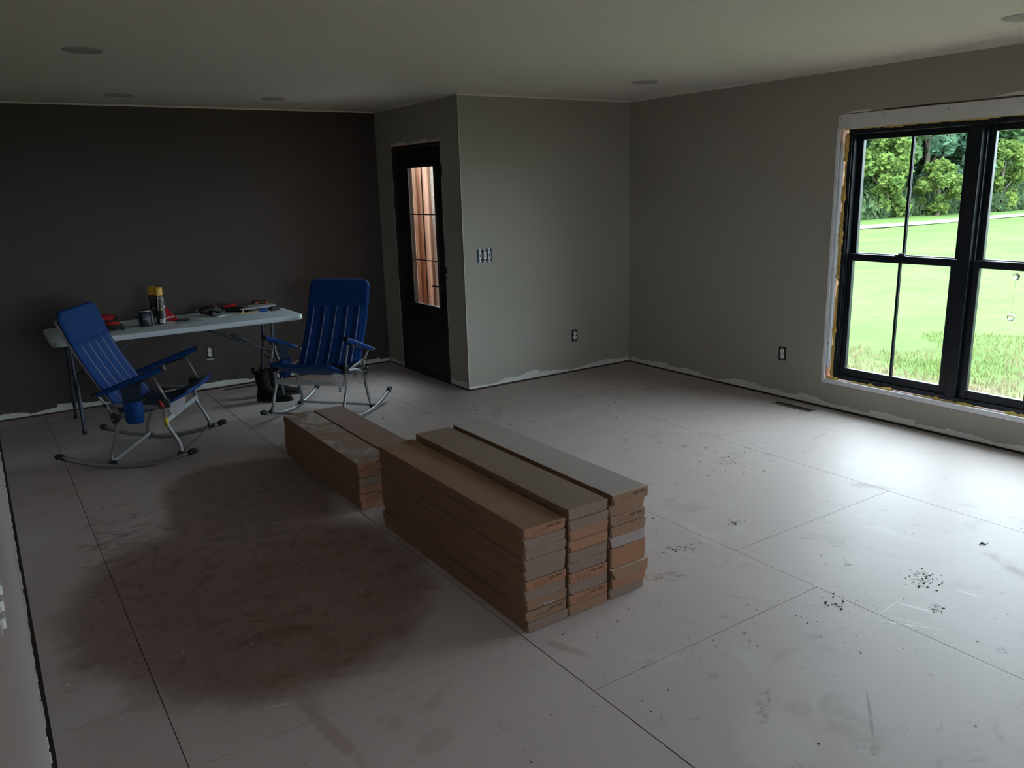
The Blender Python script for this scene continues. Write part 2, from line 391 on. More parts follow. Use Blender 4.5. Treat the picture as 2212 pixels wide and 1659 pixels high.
def sheet_wall(mb, axis, at, d, a0, a1, openings, paint, z0=.014, z1=H, depth=.15, inset=0.0):
    """drywall 13 mm + framing behind. axis 'x': wall plane x=at, body towards +d. openings (a_lo,a_hi,z_lo,z_hi)"""
    def add(p0, p1, q0, q1, t0, t1, m):
        lo, hi = sorted((at + d * t0, at + d * t1))
        if axis == 'x': mb.box(lo, hi, p0, p1, q0, q1, m)
        else: mb.box(p0, p1, lo, hi, q0, q1, m)
    cuts = sorted(openings)
    for (t0, t1, m, zz) in ((0, .013, paint, z0), (.0132, depth, LUMBER, .03), (.0134, depth - .0002, DARKGAP, 0.0)):
        cur = a0 + (inset if t0 > .01 else 0)
        top = z1 if zz > 0 else .0298
        for (lo, hi, zl, zh) in (cuts if zz > 0 else [c_ for c_ in cuts if c_[2] < 0]):
            add(cur, lo, zz, top, t0, t1, m)
            if zz == 0: cur = hi; continue
            if zl > zz: add(lo, hi, zz, zl, t0, t1, m)
            add(lo, hi, zh, z1, t0, t1, m); cur = hi
        add(cur, a1, zz, top, t0, t1, m)
WY0, WY1, WZ0, WZ1 = -4.925, -2.19, .215, 2.045
e = MB(); sheet_wall(e, 'x', 0, 1, YS, 0.0, [(WY0, WY1, WZ0, WZ1)], W_EAST); struct(e.build('wall_east'))
e = MB(); sheet_wall(e, 'y', 0, 1, XE, 0.15, [], W_ALC, inset=.015); struct(e.build('wall_alcove'))
DY0, DY1, DZ1 = .335, 1.225, 2.085
e = MB(); sheet_wall(e, 'x', XE, 1, 0.0002, YF, [(DY0 - .02, DY1 + .02, -.2, DZ1 + .02)], W_ENT, depth=.085); struct(e.build('wall_entry'))
e = MB(); sheet_wall(e, 'y', YF, 1, XW - .15, XE + .15, [], W_FAR); struct(e.build('wall_north'))
e = MB(); sheet_wall(e, 'x', XW, -1, YS, YF, [], W_WEST, z0=.022); struct(e.build('wall_west'))
e = MB(); sheet_wall(e, 'y', YS, -1, XW - .15, .15, [(-4.4, -3.2, .9, 2.05)], W_WEST); struct(e.build('wall_south'))
# thin corner bead lines
e = MB(); e.box(XE - .0015, XE + .004, -.003, .003, .014, H - .001, GYP); struct(e.build('trim_1'))

# ------------------------------------------------------------------ windows
def lumpy(mb, pts, r, m, amp=.5, step=.012, seg=8, seed=0, flat=None):
    P = []; R = []
    for a, b_ in zip(pts, pts[1:]):
        a = Vector(a); b_ = Vector(b_); n = max(2, int((b_ - a).length / step))
        for k in range(n):
            q = a.lerp(b_, k / n); w = mnoise.noise(Vector((q.x * 31 + seed, q.y * 31, q.z * 31))); w2 = mnoise.noise(Vector((q.x * 9 + seed, q.y * 9 + 4, q.z * 9)))
            P.append(q + Vector((w * .004, w2 * .004, w * .004))); R.append(max(.0015, r * (1 + amp * (w + w2))))
    mb.tube(P, R, seg, m, flat=flat)

def double_hung(parent, ya, yb):
    """one double hung unit between ya (low) and yb (high)"""
    def fr(name, x0, x1, y0, y1, z0, z1, wl, wr, wb, wt, par):
        f = MB()
        f.box(x0, x1, y0, y0 + wl, z0, z1); f.box(x0, x1, y1 - wr, y1, z0, z1)
        f.box(x0, x1, y0 + wl, y1 - wr, z0, z0 + wb); f.box(x0, x1, y0 + wl, y1 - wr, z1 - wt, z1)
        return f.build(name, BLACKW, par, bevel=.004)
    y0, y1 = ya, yb
    up = fr('upper_sash', .088, .120, y0 + .012, y1 - .012, 1.118, 2.0, .040, .040, .056, .045, parent)
    lo = fr('lower_sash', .052, .086, y0 + .012, y1 - .012, .262, 1.168, .042, .042, .060, .050, parent)
    for s_, x, za, zb, w in ((up, .104, 1.17, 1.958, .040), (lo, .070, .320, 1.120, .042)):
        g = MB(); g.box(x - .0015, x + .0015, y0 + .012 + w - .002, y1 - .012 - w + .002, za, zb); g.build('pane', GLASS, s_)
        ym = (y0 + y1) / 2
        g = MB(); g.box(x - .010, x - .0018, ym - .009, ym + .009, za, zb); g.box(x + .0018, x + .010, ym - .009, ym + .009, za, zb); g.build('muntin', BLACKW, s_, bevel=.002)
    k = MB(); ym = (y0 + y1) / 2
    k.box(.050, .078, ym - .035, ym + .035, 1.168, 1.176); k.lathe([(.016, 0), (.016, .010), (.008, .014)], 14, T=TR(.064, ym, 1.176)); k.box(.045, .058, ym - .04, ym + .005, 1.180, 1.187)
    k.build('sash_lock', BPLAS, parent, bevel=.002)

def window(name, ylo, yhi):
    w = bpy.data.objects.new(name, None); col.objects.link(w); struct(w, 'row of black double hung windows with bare foam and drywall edges')
    fz0, fz1 = .236, 2.030; fy1 = yhi - .058; fy0 = ylo + .02; m1 = fy1 - .030 - .815 - .038; m2 = m1 - .815 - .076; mids = (m1, m2)
    f = MB()
    f.box(.030, .135, fy1 - .030, fy1, fz0, fz1); f.box(.030, .135, fy0, fy0 + .030, fz0, fz1)
    f.box(.030, .135, fy0 + .03, fy1 - .03, fz0, fz0 + .030); f.box(.030, .135, fy0 + .03, fy1 - .03, fz1 - .034, fz1)
    [(f.box(.026, .135, mid - .038, mid + .038, fz0 + .03, fz1 - .034), f.box(.060, .135, mid - .054, mid + .054, fz0 + .03, fz1 - .034)) for mid in mids]
    f.box(.040, .135, fy1 - .042, fy1 - .030, fz0 + .03, fz1 - .034); f.box(.040, .135, fy0 + .030, fy0 + .042, fz0 + .03, fz1 - .034)
    f.build('window_frame', BLACKW, w, bevel=.003)
    double_hung(w, m1 + .038, fy1 - .030); double_hung(w, m2 + .038, m1 - .038); double_hung(w, fy0 + .030, m2 - .038)
    # spray foam between frame and rough opening
    fo = MB()
    lumpy(fo, [(.040, yhi - .045, .250), (.036, yhi - .050, 2.020)], .015, FOAM, .9, seed=1)
    lumpy(fo, [(.030, yhi - .052, 1.98), (.030, yhi - .045, 1.80)], .013, FOAM, 1.0, seed=5)
    lumpy(fo, [(.034, yhi - .03, 2.034), (.034, ylo + .03, 2.034)], .011, FOAM, 1.1, seed=2)
    lumpy(fo, [(.020, yhi - .02, .228), (.022, yhi - .12, .226)], .015, FOAM, .9, seed=3)
    for a, b_ in ((.16, .34), (.30, .55), (.70, 1.16), (1.3, 1.75)):
        lumpy(fo, [(.027, yhi - a, .229), (.027, yhi - min(b_, yhi - ylo - .05), .229)], .011, FOAM, 1.1, seed=a * 40)
    lumpy(fo, [(.018, yhi - .03, .24), (.012, yhi - .085, .222), (.008, yhi - .105, .218)], .007, FOAM, .8, seed=9)
    lumpy(fo, [(.020, yhi - .048, 1.02), (.016, yhi - .054, .98)], .012, FOAM, .9, seed=11)
    fo.build('foam_seal', FOAM, w)
    # white wrap curled along the jamb
    wr = MB(); P = []; R = []
    for k in range(60):
        t = k / 59; z = .305 + t * 1.66; q = mnoise.noise(Vector((0, 0, z * 4)))
        P.append((.020 + .004 * q, yhi - .021 - .003 * q, z)); R.append((.0175 + .003 * q) * (1 if t < .9 else (1 - (t - .9) * 7)) * (1 if t > .03 else .75))
    wr.tube(P, R, 10, WRAP, flat=(.95, 1)); 
    for z in (.50, .78, 1.05, 1.3, 1.62): wr.box(.0005, .0022, yhi - .026, yhi - .022, z, z + .006, HOLE)
    wr.build('jamb_wrap', WRAP, w)
    rb = MB(); rb.box(.014, .030, yhi - .012, yhi - .002, .22, 2.04); rb.box(.014, .034, ylo + .01, yhi - .01, WZ0 - .001, WZ0 + .006); rb.build('framing_shim', LUMBER, w)
    return w
window('window_1', WY0, WY1)

# bare drywall strips around window_1 where the casing was taken off
def jag(y0, y1, z, amp, n, seed): 
    r_ = random.Random(seed); return [(y0 + (y1 - y0) * k / n, z + r_.uniform(-amp, amp)) for k in range(n + 1)]
def strip_yz(name, low, high, x0, x1, m, dots=()):
    mb = MB(); Tm = Matrix(((0, 0, 1, 0), (1, 0, 0, 0), (0, 1, 0, 0), (0, 0, 0, 1)))
    mb.prism([p for p in low] + [p for p in high[::-1]], x0, x1, m, T=Tm)
    for y, z in dots: mb.prism([(y + .0035 * cos(a * pi / 3), z + .0035 * sin(a * pi / 3)) for a in range(6)], x0 - .0006, x0 + .0002, HOLE, T=Tm)
    return struct(mb.build(name))
top_d = [(-2.20, 2.105), (-2.27, 2.115), (-2.235, 2.075), (-2.33, 2.08), (-2.37, 2.112), (-2.40, 2.106), (-2.52, 2.105), (-2.68, 2.100), (-2.96, 2.104), (-3.18, 2.10), (-3.4, 2.10), (-3.7, 2.1)]
strip_yz('trim_2', [(-2.182, WZ1 - .012), (-4.96, WZ1 - .012)], [(-2.182, 2.132)] + jag(-2.3, -4.9, 2.132, .0015, 14, 3) + [(-4.96, 2.132)], -.0025, .030, GYP, top_d)
strip_yz('trim_3', [(-2.182, 2.133), (-2.52, 2.133), (-2.53, 2.134), (-2.9, 2.134), (-4.96, 2.133)], [(-2.182, 2.1365), (-2.50, 2.1365), (-2.53, 2.143), (-2.9, 2.145), (-3.0, 2.142), (-4.96, 2.140)], -.0008, .001, DARKLINE)
bot_d = [(-2.21, .212), (-2.31, .210), (-2.42, .209), (-2.46, .209), (-2.60, .208), (-2.82, .208), (-3.08, .208), (-3.5, .206)]
strip_yz('trim_4', [(-2.182, .196), (-4.96, .196)], [(-2.182, .2285), (-4.96, .2285)], -.0055, .022, GYPEDGE, bot_d)
strip_yz('trim_5', [(-2.182, .1925), (-4.96, .1925)], [(-2.182, .1955), (-4.96, .1955)], -.0008, .001, DARKLINE)
strip_yz('trim_6', [(-2.198, .20), (-2.176, .20)], [(-2.1985, 2.04)] + [(-2.176 + .003 * sin(k * 2.1), 2.04 - k * .0) for k in range(1)], -.003, .014, GYPEDGE)
# torn paper / plaster patches near the window
def patch(name, pts, x=-.0009):
    Tm = Matrix(((0, 0, 1, 0), (1, 0, 0, 0), (0, 1, 0, 0), (0, 0, 0, 1))); mb = MB(); mb.prism(pts, x, .001, GYP, T=Tm); return struct(mb.build(name))
patch('trim_7', [(-2.24, 2.137), (-2.42, 2.137), (-2.43, 2.150), (-2.36, 2.155), (-2.30, 2.152)])
patch('trim_8', [(-3.22, 2.145), (-3.42, 2.145), (-3.44, 2.170), (-3.30, 2.160)])

# suncatcher on the lower sash of the south unit
sc_ = thing('suncatcher', 'clear crystal ball suncatcher hanging from a suction cup on the window', 'suncatcher', (.044, -3.452, 0))
m_ = MB(); m_.lathe([(.022, .004), (.020, -.001), (.010, -.005), (.006, -.012), (.003, -.016)], 20, T=Matrix.Translation((0, 0, 1.085)) @ Matrix.Rotation(RAD(90), 4, 'Y') @ Matrix.Rotation(pi, 4, 'X') ); m_.build('suction_cup', CRYSTAL, sc_)
m_ = MB(); m_.tube([(-.010, 0, 1.080), (-.012, 0, .855)], .0007, 5); m_.build('thread', HOLE, sc_)
m_ = MB(); m_.sphere((-.012, 0, .834), .0225, seg=10); cbm = m_.build('crystal_ball', CRYSTAL, sc_)
for p_ in cbm.data.polygons: p_.use_smooth = False

# ------------------------------------------------------------------ entry door
dr = bpy.data.objects.new('door_1', None); col.objects.link(dr); struct(dr, 'black entry door with a six light window')
x0, x1 = XE + .012, XE + .050; gy0, gy1, gz0, gz1 = .47, .955, .675, 1.90
d = MB(); d.box(x0, x1, DY0 + .012, gy0, .02, DZ1 - .012); d.box(x0, x1, gy1, DY1 - .012, .02, DZ1 - .012); d.box(x0, x1, gy0, gy1, .02, gz0); d.box(x0, x1, gy0, gy1, gz1, DZ1 - .012)
d.build('door_panel', BLACKD, dr)
d = MB()
for a, b_ in ((gy0 - .022, gy0 + .003), (gy1 - .003, gy1 + .022)): d.box(x0 - .007, x0, a, b_, gz0 - .022, gz1 + .022)
for a, b_ in ((gz0 - .022, gz0 + .003), (gz1 - .003, gz1 + .022)): d.box(x0 - .007, x0, gy0 + .003, gy1 - .003, a, b_)
d.build('glazing_bead', BLACKD, dr, bevel=.002)
d = MB(); d.box(XE + .030, XE + .034, gy0, gy1, gz0, gz1); gl = d.build('pane', GLASS, dr)
d = MB(); xm = XE + .020
d.box(xm - .004, xm + .004, .7125 - .005, .7125 + .005, gz0, gz1)
for z in (1.083, 1.49): d.box(xm - .0035, xm + .0035, gy0, gy1, z - .005, z + .005)
d.build('muntin', BLACKD, dr)
d = MB(); d.box(XE - .004, XE + .075, DY0 - .012, DY0 + .010, 0, DZ1 + .012); d.box(XE - .004, XE + .075, DY1 - .010, DY1 + .012, 0, DZ1 + .012); d.box(XE - .004, XE + .075, DY0 + .01, DY1 - .01, DZ1 - .010, DZ1 + .012)
d.box(XE - .002, XE + .085, DY0 + .01, DY1 - .01, 0.0, .018)
d.build('door_frame', BLACKD, dr)
d = MB(); d.lathe([(.026, 0), (.026, .008), (.012, .012), (.010, .030)], 16, T=Matrix.Translation((x0, .425, .87)) @ Matrix.Rotation(RAD(-90), 4, 'Y')); d.tube([(x0 - .03, .425, .87), (x0 - .035, .44, .87), (x0 - .035, .525, .868)], .0075, 8, smoothn=3); d.build('lever_handle', BPLAS, dr)
# torn drywall edge around the door
r_ = random.Random(4)
def torn_edge(name, horizontal, a0, a1, b, wlo, whi, sign, m=GYP):
    n = int(abs(a1 - a0) / .045); inner = []; outer = []
    for k in range(n + 1):
        a = a0 + (a1 - a0) * k / n; inner.append((a, b)); outer.append((a, b + sign * r_.uniform(wlo, whi)))
    mb = MB()
    pts = inner + outer[::-1]
    if not horizontal: pts = [(q, p) for p, q in pts]
    Tm = Matrix(((0, 0, 1, 0), (1, 0, 0, 0), (0, 1, 0, 0), (0, 0, 0, 1)))
    # ribbons of quads to keep it valid
    for k in range(n):
        q = [inner[k], inner[k + 1], outer[k + 1], outer[k]]
        if not horizontal: q = [(z_, a_) for a_, z_ in q]
        mb.prism(q, XE - .0016, XE + .001, m, T=Tm)
    return struct(mb.build(name))
torn_edge('trim_9', True, DY0 - .03, DY1 + .04, DZ1 + .020, .004, .030, 1)
torn_edge('trim_10', False, .0, DZ1 + .05, DY1 + .022, .004, .016, 1)
torn_edge('trim_11', False, .0, DZ1 + .03, DY0 - .020, .001, .007, -1)
# notches beside the strike
mb = MB()
for z, h_, w_ in ((1.86, .10, .014), (1.02, .055, .020), (.95, .03, .012)): mb.box(XE - .0022, XE + .001, DY0 - .022 - w_, DY0 - .008, z - h_ / 2, z + h_ / 2, DARKGAP)
for z, h_ in ((1.62, .12), (.95, .16)): mb.box(XE - .0022, XE + .001, DY1 + .008, DY1 + .024, z - h_ / 2, z + h_ / 2, DARKGAP)
struct(mb.build('trim_12'))
# dark base gap board visible under far wall
mb = MB(); mb.tube([(-3.95, YF - .012, .006), (-2.95, YF - .012, .006)], .004, 6, DARKGAP); struct(mb.build('trim_13'))

# ------------------------------------------------------------------ porch beyond the door
SIDING = mat('brown log siding', (.22, .108, .064), .7, var=.45, scale=7, stretch=(7, 7, .8), bump=.3)
mb = MB(); x = XE + .087
widths = [.10, .13, .045, .12, .05, .13, .05, .12, .045, .13, .05]
k = 0
while x < XE + .151 + .50:
    w_ = widths[k % len(widths)]; y_ = YF + .17 + (.018 if w_ < .06 else 0)
    mb.tube([(x + w_ / 2, y_ + .03, -.4), (x + w_ / 2, y_ + .03, 2.9)], w_ / 2, 10, SIDING); x += w_ * .97; k += 1
mb.box(XE + .087, x, YF + .20, YF + .28, -.4, 2.9, SIDING)
struct(mb.build('wall_porch'))
STONE = mat('speckled pale stone', (.62, .70, .76), .8, var=.75, scale=38, bump=.5)
mb = MB(); mb.box(x - .01, x + .30, YF + .12, YF + .42, -.4, 2.9, STONE); struct(mb.build('wall_porch_corner'))
PORCH = mat('porch concrete', (.40, .38, .36), .8, var=.1, scale=6)
mb = MB(); mb.box(XE + .16, 1.6, .17, 4.0, -.42, -.10, PORCH); struct(mb.build('porch_slab'))

# ------------------------------------------------------------------ outdoors
GZ = -.45
def lawn_mat():
    m = bpy.data.materials.new('lawn'); m.use_nodes = True; N = NT(m); b = m.node_tree.nodes['Principled BSDF']
    tc = N.n('ShaderNodeTexCoord'); P = tc.outputs['Object']; sp = N.n('ShaderNodeSeparateXYZ'); N.l(P, sp.inputs[0])
    c = N.mix(N.ramp(N.noise(P, .45, 6, .6), .35, .65), (.050, .092, .020), (.070, .115, .030))
    c = N.mix(N.m('MULTIPLY', N.ramp(N.noise(P, 5.5, 8, .5, .7), .42, .66), .55), c, (.036, .058, .014))
    c = N.mix(N.m('MULTIPLY', N.ramp(N.noise(P, 18, 8, .8, .75), .5, .7), .6), c, (.082, .114, .045))
    # dry ground beside the house, fading out over the first metres
    mr = N.n('ShaderNodeMapRange'); mr.interpolation_type = 'SMOOTHSTEP'
    N.l(N.m('ADD', sp.outputs['X'], N.m('MULTIPLY', N.noise(P, 1.3, 4), 2.4)), mr.inputs[0]); mr.inputs[1].default_value = 5.2; mr.inputs[2].default_value = 3.2; mr.inputs[3].default_value = 0; mr.inputs[4].default_value = 1
    c = N.mix(mr.outputs[0], c, (.150, .118, .082))
    N.l(c, b.inputs['Base Color']); b.inputs['Roughness'].default_value = .9; b.inputs['Specular IOR Level'].default_value = .1
    bp = N.n('ShaderNodeBump'); bp.inputs['Strength'].default_value = .6; bp.inputs['Distance'].default_value = .05
    N.l(N.noise(P, 14, 5), bp.inputs['Height']); N.l(bp.outputs[0], b.inputs['Normal'])
    return m
mb = MB()
NXg, NYg = 60, 60
gv = [[mb.bm.verts.new((.16 + (i / NXg) ** 1.5 * 130, -60 + 170 * j / NYg, GZ + (.02 * mnoise.noise(Vector((i * .35, j * .3, 0))) * min(1, max(0, (i / NXg) ** 1.5 * 130 - 6) / 14)))) for j in range(NYg + 1)] for i in range(NXg + 1)]
for i in range(NXg):
    for j in range(NYg): mb.face([gv[i][j], gv[i + 1][j], gv[i + 1][j + 1], gv[i][j + 1]], None, True)
mb.box(XW - 60, .16, YF + .3, 90, GZ - .3, GZ, None); mb.box(XW - 60, XW - .3, -60, YF + .3, GZ - .3, GZ, None); mb.box(XW - .3, .16, -60, YS - .3, GZ - .3, GZ, None)
lawn = struct(mb.build('lawn', lawn_mat()), 'bright green lawn sloping off to the trees')
# pale gravel track
TRACK = mat('gravel track', (.085, .078, .066), .9, var=.2, scale=3)
mb = MB(); pts_c = [(18.0, 17.6), (26.9, 15.6), (34, 15.0), (42, 14.8), (60, 13.0), (90, 6)]
cc_ = catmull([Vector((a, b_, 0)) for a, b_ in pts_c], 8)
def gz(x, y):
    return GZ + .03
L_ = []
for i, q in enumerate(cc_):
    t = (cc_[min(i + 1, len(cc_) - 1)] - cc_[max(0, i - 1)]).normalized(); n_ = Vector((-t.y, t.x, 0))
    L_.append((mb.bm.verts.new((q.x + n_.x * .9, q.y + n_.y * .9, GZ + .03)), mb.bm.verts.new((q.x - n_.x * .9, q.y - n_.y * .9, GZ + .03))))
for a, b_ in zip(L_, L_[1:]): mb.face([a[0], a[1], b_[1], b_[0]])
struct(mb.build('path', TRACK), 'pale gravel track running along the trees')

def leaf_mat(name, c1, c2):
    m = bpy.data.materials.new(name); m.use_nodes = True; N = NT(m); nt = m.node_tree; nt.nodes.clear()
    o = nt.nodes.new('ShaderNodeOutputMaterial'); df = nt.nodes.new('ShaderNodeBsdfDiffuse'); tl = nt.nodes.new('ShaderNodeBsdfTranslucent'); mx = nt.nodes.new('ShaderNodeMixShader'); mx.inputs[0].default_value = .35
    tc = N.n('ShaderNodeTexCoord'); f = N.ramp(N.noise(tc.outputs['Object'], 1.1, 4), .35, .65)
    c = N.mix(f, c1, c2); N.l(c, df.inputs[0]); N.l(c, tl.inputs[0]); N.l(df.outputs[0], mx.inputs[1]); N.l(tl.outputs[0], mx.inputs[2]); N.l(mx.outputs[0], o.inputs[0])
    return m
LEAFS = [leaf_mat('mid green leaves', (.052, .104, .046), (.098, .170, .070)), leaf_mat('yellow green leaves', (.088, .145, .040), (.140, .200, .052)), leaf_mat('blue green leaves', (.046, .098, .064), (.088, .158, .096))]
BARK = mat('tree bark', (.12, .10, .08), .9, var=.3, scale=8)
def crown_mesh(seed, h, w, nclump, nleaf, size):
    r = random.Random(seed); mb = MB()
    for c in range(nclump):
        zz = r.random() ** .8; rad = w * (math.sin(pi * (.12 + .80 * zz)) ** .7); an = r.uniform(0, 2 * pi); rr_ = rad * r.random() ** .4
        cx, cy_, cz = rr_ * cos(an), rr_ * sin(an), h * (.08 + .9 * zz); cr = w * r.uniform(.16, .32)
        for k in range(nleaf):
            d_ = Vector((r.gauss(0, 1), r.gauss(0, 1), r.gauss(0, .7))).normalized() * cr * r.random() ** .33
            p = Vector((cx, cy_, cz)) + d_
            a = Vector((r.gauss(0, 1), r.gauss(0, 1), r.gauss(0, .6))).normalized(); b_ = a.cross(Vector((r.gauss(0, 1), r.gauss(0, 1), r.gauss(0, 1)))).normalized()
            s_ = size * r.uniform(.6, 1.3)
            mb.face([mb.bm.verts.new(p + a * s_), mb.bm.verts.new(p + b_ * s_ * .6), mb.bm.verts.new(p - a * s_), mb.bm.verts.new(p - b_ * s_ * .6)])
    return mb
def make_tree(seed, h, w, leaf, label, ncl=34, nl=130):
    t = thing('tree', label, 'tree', (0, 0, 0), 0, 'trees beyond the gravel track')
    mb = MB(); r = random.Random(seed)
    mb.tube([(0, 0, -.3), (.1 * w * r.uniform(-1, 1), 0, h * .3), (.2 * w * r.uniform(-1, 1), .1, h * .75)], [.20, .14, .05], 8, smoothn=3)
    for k in range(5):
        a = r.uniform(0, 2 * pi); z = h * r.uniform(.2, .5); mb.tube([(0, 0, z), (w * .5 * cos(a), w * .5 * sin(a), z + h * .2)], [.07, .02], 6)
    mb.build('trunk', BARK, t)
    cm = crown_mesh(seed, h, w, ncl, nl, .20).build('crown', LEAFS[leaf], t, recalc=False)
    return t
LBL = ['tall mid green tree in the wood beyond the gravel track', 'bright yellow green tree at the wood edge', 'bluish green tree standing in the wood beyond the track']
protos = [make_tree(11, 9, 3.2, 0, LBL[0], 60, 150), make_tree(22, 5.2, 1.9, 1, LBL[1], 40, 120), make_tree(33, 8, 3.0, 2, LBL[2], 60, 150)]
spots = []
tr = random.Random(5)
TREES = [
    (30.5, 20.4, 1, .62, 'small bright yellow green tree at the wood edge near the track bend'), (33, 24.0, 2, 1.05, 'bluish green tree behind the smallest yellow green one'),
    (35.8, 19.6, 1, .78, 'low yellow green bush-like tree beside the gravel track'), (37.5, 23.0, 0, 1.1, 'tall mid green tree seen through the first upper sash'),
    (42, 21.0, 2, 1.05, 'blue green tree seen just before the window mullion'), (39.6, 18.8, 1, .58, 'smallest light green tree in front of the wood'),
    (47, 21.0, 0, 1.15, 'mid green tree hidden partly by the window mullion'), (46, 18.6, 1, .72, 'yellow green tree close to the track past the mullion'),
    (52.5, 20.6, 1, 1.25, 'large yellow green tree in the second window sash'), (58, 20.0, 0, 1.1, 'mid green tree at the far end of the track'), (64, 19.0, 2, 1.15, 'blue green tree farthest along the track'),
    (27, 26.5, 0, 1.15, 'mid green tree at the wood corner nearest the porch'), (47.5, 24.8, 2, .55, 'low bluish understory tree deep between the trunks'), (51, 20.6, 0, .50, 'low mid green understory tree behind the track'), (44, 25.5, 0, 1.35, 'tall mid green tree filling the gap between the first two sashes'), (38, 29, 0, 1.5, 'very tall mid green tree deep in the wood'), (48, 28, 2, 1.5, 'very tall bluish tree deep in the wood'), (59, 27, 0, 1.5, 'tall mid green tree deep in the wood behind the track end'),
    (74, 15, 0, 1.5, 'mid green tree standing past the end of the track'), (80, 4, 2, 1.5, 'lone bluish green tree far out on the lawn'), (80, -10, 0, 1.4, 'lone mid green tree far out on the lawn')]
used = [False] * 3
for (x, y, k, sc, lb_) in TREES:
    if not used[k]: o = protos[k]; used[k] = True
    else: o = copy_tree(protos[k])
    o['label'] = lb_
    o.location = (x, y, GZ); o.rotation_euler = (0, 0, tr.uniform(0, 6)); o.scale = (sc, sc, sc * tr.uniform(.95, 1.1))
# undergrowth along the foot of the wood (stuff)
mb = MB(); r = random.Random(3)
for k in range(15000):
    t = r.random(); x = 20 + 50 * t; yb = 19.6 - .035 * (x - 24) - (1.2 if x > 44 else 0) + .25 * sin(x * .7)
    y = yb + abs(r.gauss(0, 1.1)); z = GZ + r.random() ** 1.2 * (.5 + .9 * min(1.4, max(0, y - yb)))
    p = Vector((x, y, z)); s_ = r.uniform(.08, .20); a = Vector((r.gauss(0, .5), r.gauss(0, .5), 1)).normalized(); b_ = a.cross(Vector((r.gauss(0, 1), r.gauss(0, 1), 0))).normalized()
    mb.face([mb.bm.verts.new(p + a * s_ * 1.5), mb.bm.verts.new(p + b_ * s_ * .5), mb.bm.verts.new(p - a * s_), mb.bm.verts.new(p - b_ * s_ * .5)])
tag(mb.build('undergrowth', leaf_mat('undergrowth leaves', (.042, .075, .036), (.078, .118, .056)), recalc=False), 'grey green weeds and brush along the foot of the wood', 'undergrowth', kind='stuff')
# tall rough grass near the house (stuff)
DRY = leaf_mat('straw and green grass blades', (.190, .150, .100), (.105, .130, .045))
mb = MB(); r = random.Random(8)
for k in range(30000):
    x = .5 + r.random() ** 1.2 * 6.4; y = r.uniform(-5.5, 1.6)
    if x > 4.2 and mnoise.noise(Vector((x * .6, y * .6, 0))) < (x - 4.2) * .25: continue
    h_ = r.uniform(.03, .12) * (1.15 - x * .10); a = r.uniform(0, 2 * pi); w_ = r.uniform(.003, .006); le = r.uniform(.2, .9) * h_
    p = Vector((x, y, GZ)); dx = Vector((cos(a), sin(a), 0)); px = Vector((-sin(a), cos(a), 0)) * w_
    v1 = mb.bm.verts.new(p - px); v2 = mb.bm.verts.new(p + px); m1 = mb.bm.verts.new(p + dx * le * .35 + px * .8 + Vector((0, 0, h_ * .65))); m2 = mb.bm.verts.new(p + dx * le * .35 - px * .8 + Vector((0, 0, h_ * .65)))
    tp = mb.bm.verts.new(p + dx * le + Vector((0, 0, h_)))
    mb.face([v1, v2, m1, m2]); mb.face([m2, m1, tp])
tag(mb.build('tall_grass', DRY, recalc=False), 'straw coloured rough grass growing outside below the window', 'grass', kind='stuff')

